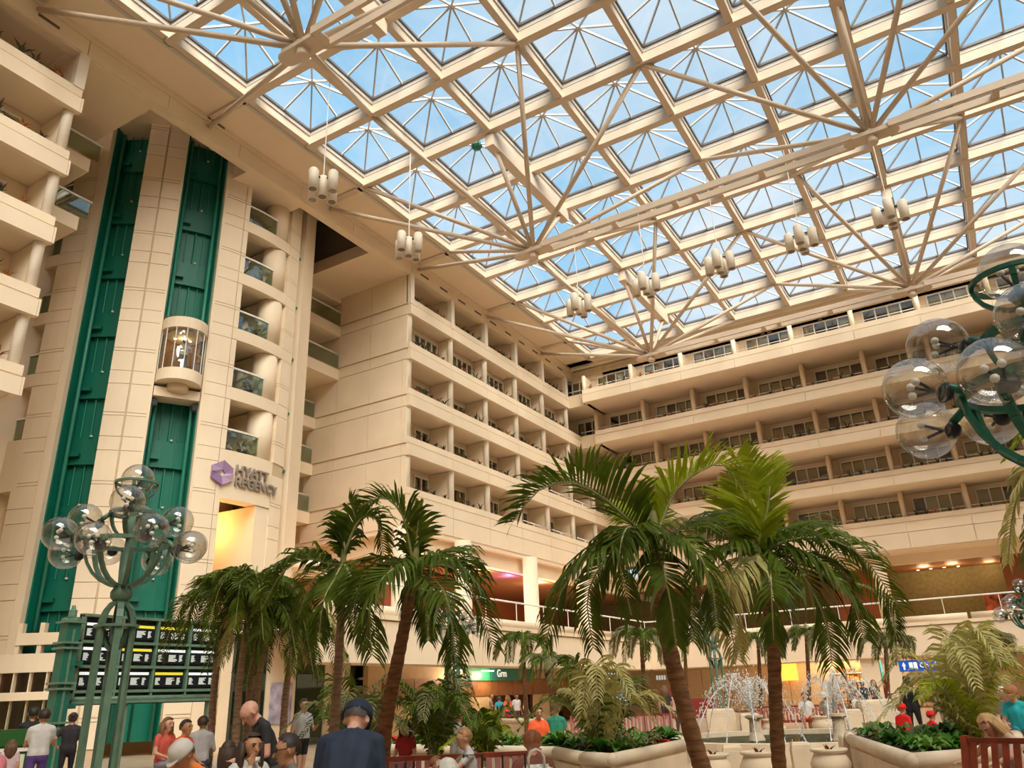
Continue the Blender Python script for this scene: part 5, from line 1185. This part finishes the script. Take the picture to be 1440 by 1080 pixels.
def capsule(m, p0, p1, r0, r1, n=10):
    p0 = Vector(p0); p1 = Vector(p1); d = p1-p0; L_ = max(d.length, 1e-4); d = d/L_ if d.length > 1e-4 else Vector((0, 0, 1))
    ref = d.cross(Vector((0, 0, 1)));
    if ref.length < 1e-3: ref = d.cross(Vector((1, 0, 0)))
    ref.normalize(); q = d.cross(ref); rings = [(p0-d*r0, 0.001)]
    for a in (-60, -30, 0): rings.append((p0+d*r0*math.sin(math.radians(a)), r0*math.cos(math.radians(a))))
    for a in (0, 30, 60): rings.append((p1+d*r1*math.sin(math.radians(a)), r1*math.cos(math.radians(a))))
    rings.append((p1+d*r1, 0.001)); v = []
    for c, r in rings: v += [c+(ref*math.cos(2*math.pi*j/n)+q*math.sin(2*math.pi*j/n))*r for j in range(n)]
    k = len(rings)
    m.add(v, [(i*n+j, i*n+(j+1)%n, (i+1)*n+(j+1)%n, (i+1)*n+j) for i in range(k-1) for j in range(n)] + [tuple(range(n-1, -1, -1)), tuple((k-1)*n+j for j in range(n))])
def person(label, px, dp, face, h=1.72, pose='stand', lean=0, headp=0, heady=0, arms=('down', 'down'), shirt=(.5, .5, .5), legs=(.05, .05, .07), skin='light', hair=((.05, .03, .02), 'short'),
           sleeve='short', shorts=False, hat=None, detail=False, wide=1.0, mask=False, glasses=False, seat=0.47, py=970, group=None, at=None):
    PEOPLE.append(dict(locals()))
def build_body(S):
    k = S['h']/1.72; caps = []        # (p0, p1, r0, r1, tag)
    wd = S['wide']; sit = S['pose'] == 'sit'
    pz = (S['seat']+0.10*k)/k if sit else 0.92
    if S['pose'] == 'bend': pz = 0.88
    pel = Vector((0, 0, pz)); Rl = rotx(-S['lean'])
    def up(p): return pel + Rl @ (Vector(p)-Vector((0, 0, 0.92)))
    A = lambda p0, p1, r0, r1, t: caps.append((Vector(p0), Vector(p1), r0, r1, t))
    # torso
    for s in (-1, 1):
        A(pel+Vector((s*0.075*wd, 0.0, -0.02)), up((s*0.07*wd, 0, 0.95)), 0.115*wd, 0.108*wd, 'legs')
        A(up((s*0.072*wd, 0.0, 0.97)), up((s*0.07*wd, 0, 1.06)), 0.119*wd, 0.104*wd, 'shirt')
        A(up((s*0.07*wd, 0.0, 1.04)), up((s*0.085*wd, 0.0, 1.27)), 0.102*wd, 0.105*wd, 'shirt')
        A(up((s*0.06, -0.01, 1.34)), up((s*0.165*wd, -0.01, 1.385)), 0.085, 0.066, 'shirt')
    A(up((0, 0.01, 1.02)), up((0, 0.01, 1.30)), 0.105*wd, 0.11*wd, 'shirt'); A(up((0, 0.0, 1.47)), up((0, 0.012, 1.50)), 0.054, 0.054, 'skin'); A(up((0, -0.012, 1.38)), up((0, -0.008, 1.425)), 0.085, 0.066, 'shirt')
    for s in (-1, 1): A(up((s*0.04, -0.015, 1.445)), up((s*0.16*wd, -0.01, 1.395)), 0.045, 0.055, 'shirt')
    # head
    hc = up((0, 0.03, 1.592)); Hm = Rl @ Matrix.Rotation(math.radians(S['heady']), 3, 'Z') @ rotx(-S['headp'])
    if S['headp'] > 15: hc = hc + Rl @ Vector((0, 0.03, -0.02))
    HS = 1.14
    def hd(p): return hc + Hm @ (Vector(p)*HS)
    A(hd((0, 0.005, 0.025)), hd((0, -0.02, 0.03)), 0.100, 0.104, 'skin'); A(hd((0, 0.028, -0.035)), hd((0, 0.04, -0.075)), 0.070, 0.046, 'skin'); A(hd((0, 0.0, -0.07)), up((0, 0.0, 1.475)), 0.056, 0.054, 'skin')
    A(hd((0, 0.093, 0.012)), hd((0, 0.112, -0.022)), 0.011, 0.017, 'skin')
    for s in (-1, 1): A(hd((s*0.088, -0.005, 0.015)), hd((s*0.092, -0.012, -0.018)), 0.016, 0.012, 'skin'); A(hd((s*0.03, 0.075, 0.035)), hd((s*0.05, 0.065, 0.035)), 0.016, 0.014, 'skin')
    # arms
    lm = {'short': ('shirt', 'skin'), 'long': ('shirt', 'shirt'), 'none': ('skin', 'skin')}[S['sleeve']]
    for s, an in ((-1, S['arms'][0]), (1, S['arms'][1])):
        e, w, hnd = [Vector((v[0]*s, v[1], v[2])) for v in ARMS[an]]
        sh = Vector((s*0.185*wd, -0.01, 1.375)); SH, E_, W_ = up(sh), up(sh+e), up(sh+w); mid = SH.lerp(E_, 0.55)
        A(SH, mid, 0.060, 0.050, lm[0]); A(mid, E_, 0.046, 0.040, lm[1] if S['sleeve'] != 'short' else 'skin'); A(E_, W_, 0.040, 0.027, lm[1])
        d = (Rl @ hnd).normalized(); sd = d.cross(Vector((0, 0, 1)) if abs(d.z) < 0.8 else Vector((0, 1, 0))).normalized(); pal = W_ + d*0.07
        A(W_+d*0.01, pal+sd*0.018, 0.024, 0.018, 'skin'); A(W_+d*0.01, pal-sd*0.018, 0.024, 0.018, 'skin')
        crl = d.cross(sd)*(-0.25)
        fl = 0.009 if S['detail'] else 0.012
        for i, (o, L_) in enumerate(((-0.030, .065), (-0.010, .078), (0.010, .074), (0.029, .058))):
            b = pal+sd*o+d*0.012; m1 = b+(d+crl*0.4).normalized()*L_*0.5; A(b, m1, fl, fl*0.95, 'skin'); A(m1, m1+(d+crl*1.6).normalized()*L_*0.5, fl*0.95, fl*0.75, 'skin')
        b = W_+d*0.035-sd*s*0.024; m1 = b+(d*0.6-sd*s*0.8).normalized()*0.035; A(b, m1, fl*1.2, fl, 'skin'); A(m1, m1+(d*0.95-sd*s*0.3).normalized()*0.032, fl, fl*0.8, 'skin')
    # legs
    for s in (-1, 1):
        hip = pel+Vector((s*0.095*wd, 0, -0.03))
        if sit: kn = Vector((s*0.13, 0.42, pz+0.0)); an = Vector((s*0.12, 0.40, 0.09))
        else:
            st = 0.06*s if S['pose'] == 'stand' else 0.0
            kn = Vector((s*0.10, 0.03+st, 0.49)); an = Vector((s*0.105, -0.02+st*1.6, 0.09))
        mid = hip.lerp(kn, 0.7); lo = 'skin' if S['shorts'] else 'legs'
        A(hip, mid, 0.090*wd, 0.070, 'legs'); A(mid, kn, 0.068, 0.057, lo); A(kn, an, 0.055, 0.038, lo); A(kn.lerp(an, 0.25)+Vector((0, -0.012, 0)), kn.lerp(an, 0.45)+Vector((0, -0.012, 0)), 0.052, 0.050, lo)
        A(an+Vector((0, -0.03, -0.045)), an+Vector((s*0.02, 0.15, -0.055)), 0.040, 0.033, 'shoe')
    caps = [(p0*k, p1*k, r0*k, r1*k, t) for p0, p1, r0, r1, t in caps]
    m = MB()
    for p0, p1, r0, r1, t in caps: capsule(m, p0, p1, r0, r1)
    return caps, m, k, hc*k, Hm
def hair_mesh(style, k):
    m = MB(); n, q = 18, 12; v = []; keep = []
    for i in range(q+1):
        t = -math.pi/2+math.pi*i/q
        for j in range(n):
            a = 2*math.pi*j/n; x, y, z = math.cos(t)*math.sin(a), math.cos(t)*math.cos(a), math.sin(t)   # y forward
            front = y > 0.45 and z < 0.55; side = abs(x) > 0.75 and z < -0.05 and y > -0.2; low = z < (-0.55 if style == 'short' else -0.75)
            keep.append(not (front or side or low or (style != 'short' and y > 0.25 and z < 0.35)))
            b = 1.0+0.03*math.sin(7*a+3*t)
            v.append(Vector((x*0.100*b, -0.012+y*0.112*b, 0.032+z*0.108*b))*k)
    f = [(i*n+j, i*n+(j+1)%n, (i+1)*n+(j+1)%n, (i+1)*n+j) for i in range(q) for j in range(n)]
    f = [x for x in f if all(keep[i] for i in x)]; m.add(v, f)
    if style == 'long':
        for i in range(15):
            a = math.radians(110+140*i/14); p = Vector((0.09*math.cos(a-math.pi/2)*1.05, 0.10*math.sin(a-math.pi/2)*-1*-1, 0))
            x = 0.095*math.sin(math.radians(-100+200*i/14)); y = -0.02-0.085*math.cos(math.radians(-100+200*i/14))
            m.tube([Vector((x, y, 0.05))*k, Vector((x*1.08, y*1.08, -0.08))*k, Vector((x*1.15, y*1.0, -0.20))*k, Vector((x*0.9, y*0.95, -0.30))*k], [0.03*k, 0.034*k, 0.03*k, 0.008*k], 7)
    if style == 'bun': m.sphere(Vector((0, -0.12, 0.09))*k, 0.05*k, 10, 8)
    if style == 'pony': m.tube([Vector((0, -0.11, 0.05))*k, Vector((0, -0.16, 0.0))*k, Vector((0, -0.16, -0.14))*k], [0.03*k, 0.035*k, 0.01*k], 8)
    return m
def make_people():
    tmp = []
    for S in PEOPLE:
        caps, m, k, hc, Hm = build_body(S); me = m.mesh('person', None); ob = bpy.data.objects.new('tmp', me); COL.objects.link(ob)
        rm = ob.modifiers.new('r', 'REMESH'); rm.mode = 'VOXEL'; rm.voxel_size = 0.0115 if S['detail'] else 0.022; rm.use_smooth_shade = True
        sm = ob.modifiers.new('s', 'SMOOTH'); sm.factor = 0.5; sm.iterations = 4 if S['detail'] else 2
        tmp.append((S, caps, ob, k, hc, Hm))
    dg = bpy.context.evaluated_depsgraph_get(); dg.update()
    res = [bpy.data.meshes.new_from_object(t[2].evaluated_get(dg)) for t in tmp]
    for (S, caps, ob, k, hc, Hm), me in zip(tmp, res):
        old = ob.data; bpy.data.objects.remove(ob); bpy.data.meshes.remove(old); me.name = 'person'
        n = len(me.polygons); C_ = np.zeros(n*3); me.polygons.foreach_get('center', C_); C_ = C_.reshape(-1, 3)
        best = np.full(n, 9e9); idx = np.zeros(n, int); tags = {'skin': 0, 'shirt': 1, 'legs': 2, 'shoe': 3}
        for p0, p1, r0, r1, t in caps:
            a = np.array(p0); d = np.array(p1)-a; L2 = max(d@d, 1e-9); u = np.clip(((C_-a)@d)/L2, 0, 1)
            ds = np.linalg.norm(C_-(a+u[:, None]*d), axis=1)-(r0+(r1-r0)*u); w = ds < best; best[w] = ds[w]; idx[w] = tags[t]
        me.materials.clear()
        for mm in (smat(S['skin']), cmat(S['shirt']), cmat(S['legs']), cmat((0.05, 0.045, 0.04))): me.materials.append(mm)
        me.polygons.foreach_set('material_index', idx.astype(np.int32)); me.polygons.foreach_set('use_smooth', [True]*n); me.update()
        p = W(S['px'], S['py'], S['dp']); o = inst('person', me, None, S['at'] or (p.x, p.y, 0), (0, 0, face_rz(p, S['face'])))
        tag(o, S['label'], 'person', S['group'])
        def child(nm, mb, mm, smooth=True):
            c = mb.build(nm, mm, o, smooth); c.matrix_local = Matrix.Translation(hc) @ Hm.to_4x4() @ Matrix.Scale(1.14, 4); return c
        if S['hair']: child('hair', hair_mesh(S['hair'][1], k), hmat(S['hair'][0]))
        if S['hat']:
            col = cmat(S['hat']); m = MB().lathe([(0.112*k, 0.026*k), (0.115*k, 0.05*k), (0.107*k, 0.105*k), (0.075*k, 0.142*k), (0.0, 0.153*k)], 18, (0, -0.012*k, 0)); child('cap', m, col)
            br = [Vector((0.085*math.sin(math.radians(t)), 0.075+0.075*math.cos(math.radians(t)), 0.045-0.012*math.cos(math.radians(t))))*k for t in range(-90, 91, 15)]
            m = MB(); nb = len(br); m.add(br+[b+Vector((0, 0, 0.008*k)) for b in br], [tuple(range(nb)), tuple(range(2*nb-1, nb-1, -1))]+[(i, i+1, nb+i+1, nb+i) for i in range(nb-1)]+[(0, nb, 2*nb-1, nb-1)]); child('brim', m, col, False)
        if S['detail'] or (S['dp'] < 18 and abs(S['face']) < 120):
            for s in (-1, 1):
                child('eye', MB().sphere(Vector((s*0.032, 0.083, 0.022))*k, 0.0105*k, 10, 8, (1.2, 0.8, 0.7)), mat('eye_dark', (0.03, 0.02, 0.015), 0.2)); child('eyebrow', MB().tube([Vector((s*0.016, 0.096, 0.043))*k, Vector((s*0.050, 0.082, 0.044))*k], 0.004*k, 5), hmat(S['hair'][0] if S['hair'] else (0.2, 0.12, 0.08)))
            if not S['mask']: child('mouth', MB().tube([Vector((-0.022, 0.083, -0.058))*k, Vector((0, 0.089, -0.060))*k, Vector((0.022, 0.083, -0.058))*k], 0.005*k, 6), mat('lip', (0.45, 0.14, 0.11), 0.5))
        if S['mask']: child('face_mask', MB().arc((0, 0, 0), 0.083*k, 0.088*k, 50, 130, -0.125*k, -0.075*k, 8), WHITE)
        if S['glasses']:
            m = MB()
            for s in (-1, 1): m.bar(Vector((s*0.012, 0.102, 0.024))*k, Vector((s*0.056, 0.094, 0.024))*k, 0.004*k, 0.03*k); m.bar(Vector((s*0.056, 0.094, 0.026))*k, Vector((s*0.093, -0.005, 0.024))*k, 0.004*k, 0.006*k)
            child('glasses', m, BLACK, False)
K = (.012, .012, .014); WH = (.62, .60, .56); NAVY = (.02, .03, .06)
# left: family at the cash machine
person('tall man in a black tee with his back turned beside the cash machine', 47, 16.2, 190, 1.74, arms=('fwd', 'down'), shirt=K, legs=(.05, .05, .06), skin='tan', hair=((.02, .015, .01), 'short'), py=1004)
person('man in a white tee and purple shorts with his back turned', 63, 14.6, 182, 1.68, arms=('fwd', 'fwd'), shirt=WH, legs=(.10, .05, .22), shorts=True, skin='tan', hair=((.03, .02, .012), 'short'), py=1004)
person('girl with long brown hair wearing a pink backpack', 24, 14.6, 185, 1.18, arms=('face', 'down'), shirt=(.65, .5, .5), legs=K, skin='light', hair=((.12, .06, .03), 'long'), py=1005)
person('woman in a black flowered shirt and black trousers beside the green post', 104, 17.6, 175, 1.60, arms=('hip', 'fwd'), shirt=(.02, .018, .022), legs=K, skin='light', hair=((.05, .03, .03), 'bun'), py=1002)
# seated group
person('woman with long hair in a pale red top behind the white cap', 236, 14.5, 60, 1.60, 'sit', arms=('lap', 'lap'), shirt=(.62, .10, .07), legs=(.3, .3, .35), skin='light', hair=((.20, .10, .04), 'long'), py=1010, seat=0.62)
person('person in a bright orange shirt with dark hair behind the white cap', 262, 13.3, 70, 1.60, 'sit', arms=('lap', 'lap'), shirt=(.85, .13, .02), legs=(.05, .05, .07), skin='tan', hair=((.04, .025, .02), 'short'), py=1010, seat=0.58)
person('person in a pale grey hooded top with dark hair beside the palm trunks', 286, 15.0, 170, 1.62, 'sit', arms=('lap', 'lap'), shirt=(.42, .40, .40), legs=(.06, .06, .08), sleeve='long', skin='tan', hair=((.05, .03, .02), 'short'), py=1010, seat=0.60)
person('man in a white cap and orange shirt looking down', 292, 8.3, -50, 1.72, 'sit', 18, 25, 0, ('lap', 'lap'), (.85, .22, .04), (.08, .08, .1), 'tan', ((.10, .07, .05), 'short'), hat=(.62, .58, .52), detail=True, py=1055, seat=0.44)
person('woman in white with her face mask under her chin', 352, 8.4, 35, 1.68, 'sit', 2, 0, 0, ('lap', 'face'), WH, (.2, .2, .24), 'tan', ((.05, .03, .02), 'long'), sleeve='long', mask=True, detail=True, py=1040, seat=0.44)
person('child with dark curly hair behind the woman with the face mask', 322, 9.6, 150, 1.35, 'sit', 0, 0, 0, ('lap', 'lap'), WH, (.2, .2, .25), 'brown', ((.06, .035, .025), 'long'), py=1040, seat=0.50)
person('bald man in a black tee bending towards the seated group', 390, 9.6, -60, 1.76, 'stand', 24, 22, 0, ('fwd', 'fwd'), (.03, .03, .032), (.08, .08, .09), 'pink', None, detail=True, py=1000)
person('man with glasses in a grey green tee turned to the woman with the mask', 416, 7.7, -70, 1.76, 'sit', 4, 5, 0, ('lap', 'lap'), (.17, .16, .13), (.07, .07, .09), 'tan', ((.03, .022, .018), 'short'), glasses=True, detail=True, wide=1.12, py=1040, seat=0.40)
person('distant man in a pale grey top and black shorts by the teal shop glass', 427, 17.5, 40, 1.70, arms=('fwd', 'down'), shirt=(.45, .45, .43), legs=K, shorts=True, skin='light', hair=((.08, .05, .03), 'short'), py=995)
person('man in a dark jacket and navy cap with his back turned', 486, 6.1, 165, 1.69, 'stand', 26, 18, 0, ('fwd', 'fwd'), NAVY, (.05, .05, .06), 'pink', ((.06, .05, .045), 'short'), sleeve='long', hat=(.015, .02, .04), detail=True, wide=1.18, py=1000)
# centre
person('woman with silver hair bent over beside the black suitcase', 585, 7.7, 45, 1.60, 'sit', 38, 45, 0, ('face', 'face'), (.02, .05, .08), (.05, .05, .07), 'light', ((.55, .52, .46), 'short'), sleeve='long', detail=True, py=1055, seat=0.42)
person('dark haired woman seated behind the long planter', 573, 14.6, -40, 1.62, 'sit', 5, 0, 0, ('lap', 'lap'), (.40, .02, .02), (.06, .06, .08), 'light', ((.03, .02, .015), 'long'), py=1025, seat=0.42)
person('boy in a white patterned tee reaching forwards', 664, 8.9, -80, 1.34, 'sit', 8, 5, 0, ('reach', 'reach'), WH, (.15, .05, .25), 'light', ((.42, .22, .09), 'short'), detail=True, py=1040, seat=0.58)
person('small child with brown hair facing the boy in the white tee', 612, 8.5, 85, 1.02, 'stand', 0, 0, 0, ('down', 'down'), (.25, .05, .30), (.1, .1, .2), 'light', ((.20, .09, .04), 'short'), py=1050)
person('person with fair hair in a white top seated behind the planter leaves', 644, 14.8, 150, 1.60, 'sit', 0, 0, 0, ('lap', 'lap'), WH, (.2, .2, .25), 'pink', ((.40, .22, .10), 'short'), py=1020, seat=0.55)
person('person with copper hair seated low behind the white handbag', 748, 8.3, 178, 1.62, 'sit', 10, 15, 0, ('lap', 'lap'), (.25, .08, .06), (.05, .05, .06), 'light', ((.30, .10, .035), 'short'), detail=False, py=1045, seat=0.40)
person('woman in an orange top seated behind the red bromeliads', 757, 16.8, 20, 1.60, 'sit', 0, 0, 0, ('lap', 'lap'), (.85, .12, .03), (.06, .06, .08), 'tan', ((.16, .07, .03), 'bun'), py=1015, seat=0.52)
person('person in a green shirt seated behind the centre planter', 782, 17.8, 160, 1.62, 'sit', 0, 0, 0, ('lap', 'lap'), (.03, .25, .16), (.06, .06, .08), 'tan', ((.10, .05, .03), 'short'), py=1012, seat=0.55)
# right
person('child in a red cap and red tee behind the angular planter', 1266, 15.4, 130, 1.18, 'stand', 0, 0, 0, ('down', 'down'), (.80, .012, .012), (.05, .05, .08), 'light', ((.25, .14, .07), 'short'), hat=(.78, .012, .012), py=990)
person('small child with a red hood in front of the woman in the white tee', 1305, 14.6, 100, 1.06, 'stand', 0, 0, 0, ('down', 'down'), (.78, .012, .012), (.04, .04, .07), 'light', ((.10, .05, .02), 'short'), hat=(.78, .012, .012), py=990)
person('woman in a white tee with brown hair bowing over the small child', 1330, 15.3, -70, 1.62, 'stand', 16, 18, 0, ('face', 'fwd'), WH, K, 'tan', ((.16, .08, .03), 'long'), wide=1.15, py=975)
person('man in a maroon shirt behind the woman in the white tee', 1338, 16.6, 120, 1.72, 'stand', 5, 10, 0, ('fwd', 'down'), (.26, .015, .02), K, 'brown', ((.02, .015, .012), 'short'), py=970)
person('person in black standing by the pillar behind the red capped child', 1276, 22, 150, 1.72, 'stand', 0, 0, 0, ('down', 'hip'), K, K, 'tan', ((.02, .015, .012), 'bun'), wide=1.1, py=962)
person('blond woman leaning over the planter edge beside the red bench', 1416, 9.6, -75, 1.60, 'sit', 20, 22, 0, ('reach', 'reach'), (.62, .44, .36), (.05, .05, .07), 'pink', ((.55, .33, .14), 'long'), detail=True, py=1020, seat=0.42)
person('person in a cyan shirt and brown hat seated behind the yellowing palm', 1428, 15.0, -20, 1.70, 'sit', 10, 10, 0, ('lap', 'lap'), (.02, .45, .50), (.06, .06, .08), 'light', ((.2, .12, .06), 'short'), hat=(.35, .15, .06), py=985, seat=0.55)
person('person with white hair seated beside the cyan shirt', 1412, 15.6, 30, 1.66, 'sit', 0, 0, 0, ('lap', 'lap'), (.12, .12, .14), (.06, .06, .08), 'pink', ((.7, .66, .6), 'short'), py=985, seat=0.55)
person('person in a white tee and red shorts on the far bench behind the fountain', 1132, 26.9, 0, 1.70, 'sit', 0, 0, 0, ('lap', 'lap'), WH, (.75, .06, .03), 'tan', ((.1, .05, .03), 'short'), shorts=True, py=985)
person('person in a white cap and grey shirt on the far bench behind the fountain', 1163, 26.9, -30, 1.70, 'sit', 12, 10, 0, ('lap', 'lap'), (.50, .47, .44), (.35, .25, .18), 'tan', ((.1, .05, .03), 'short'), hat=(.75, .72, .66), py=985)
person('person in a pale shirt at the right end of the far bench', 1205, 26.9, 40, 1.70, 'sit', 0, 0, 0, ('lap', 'lap'), (.62, .58, .50), K, 'tan', ((.05, .03, .02), 'short'), py=985)
# crowd by the shops
CR = [(702, 40, 180, (.02, .30, .42), 'teal blue shirt walking below the shop sign', 976), (714, 41.5, 200, (.85, .12, .03), 'orange shirt and dark backpack below the shop sign', 976), (726, 40.5, 30, (.55, .5, .47), 'grey shirt right of the orange shirt', 976), (690, 44, 90, (.25, .2, .18), 'brown top below the green shop sign', 976), (739, 43, 60, (.10, .1, .12), 'dark top walking under the teal sign', 976),
      (828, 36, 0, (.7, .68, .64), 'white top behind the centre feather palm', 972), (850, 37, 90, (.5, .2, .15), 'rust red top behind the centre feather palm', 972), (934, 30, 150, (.06, .05, .05), 'black top left of the leaning trunk', 970), (948, 31, 40, (.65, .45, .35), 'pink top just behind the leaning trunk', 970),
      (1212, 36, 160, (.05, .05, .06), 'black coat at the orange shop shelves', 962), (1228, 37, 20, (.12, .06, .05), 'dark brown coat at the orange shop shelves', 962), (1245, 32, 60, (.45, .05, .04), 'dark red top under the cyan sign', 961), (1195, 38, 200, (.30, .25, .2), 'olive top at the left end of the orange shelves', 963), (495, 26, 20, (.75, .72, .68), 'white top behind the pale palm trunk', 985), (655, 42, 0, (.4, .2, .12), 'tan top under the round shop emblem', 980)]
for i, (px, dp, fc_, c, w_, py) in enumerate(CR):
    person('distant person in a ' + w_, px, dp, fc_, 1.62+0.05*(i % 4), 'stand', 0, 0, 0, ('down', 'fwd') if i % 2 else ('down', 'down'), c, (.04+.03*(i % 3), .04, .05), ('tan', 'light', 'brown')[i % 3], (((.04, .025, .02), (.18, .09, .04), (.03, .02, .02))[i % 3], ('short', 'long', 'short')[i % 3]), py=py, group='people by the shops')
la = math.radians(-28.7)
person('passenger in a white top riding in the glass lift', 255, 33, 170, 1.68, 'stand', 0, 0, 0, ('down', 'hip'), (.7, .68, .65), (.2, .22, .28), 'light', ((.06, .04, .03), 'short'), at=(TC[0]+(TR-0.1)*math.cos(la)+0.1, TC[1]+(TR-0.1)*math.sin(la), 15.46))
make_people()
# pink backpack on the girl
p = W(24, 1005, 14.6); c = p.normalized(); o = MB().sphere((0, 0, 0), 0.20, 16, 12, (0.75, 0.5, 1.0)).build('backpack', mat('pink_nylon', (0.62, 0.20, 0.24), 0.5, var=0.15), None, True, (p.x-0.02*0+_r0[0]*0.03, p.y-0.20, 0.76)); tag(o, 'pink backpack worn by the girl with long brown hair', 'backpack')
o.rotation_euler = (0, 0, face_rz(p, 185)); MB().box(-0.09, 0.09, -0.13, -0.08, -0.12, 0.04).build('front_pocket', MATS['pink_nylon'], o)
# lift passenger
a = math.radians(-28.7); PEOPLE.clear()
# potted plants standing in the tower balconies
for n_, (zf, w_) in enumerate(((ZF[4], 'topmost'), (ZF[3], 'second highest'), (ZF[2], 'middle'), (ZF[1], 'second lowest'), (ZF[0], 'lowest'))):
    for q, az in enumerate((-7.6, -0.8)):
        aa = math.radians(az); o = empty('potted_plant', (TC[0]+(TR-0.75)*math.cos(aa), TC[1]+(TR-0.75)*math.sin(aa), zf-0.02)); tag(o, 'dark leafy potted plant on the %s tower balcony' % w_, 'plant', 'potted plants on the %s tower balcony' % w_)
        MB().lathe([(0, 0), (0.16, 0), (0.22, 0.4), (0.24, 0.4), (0.24, 0.44), (0, 0.42)], 14).build('pot', BLACK, o, True); inst('leaves', SPIKY[(n_+q) % 4], o, (0, 0, 0.40), (0, 0, n_), 0.95)
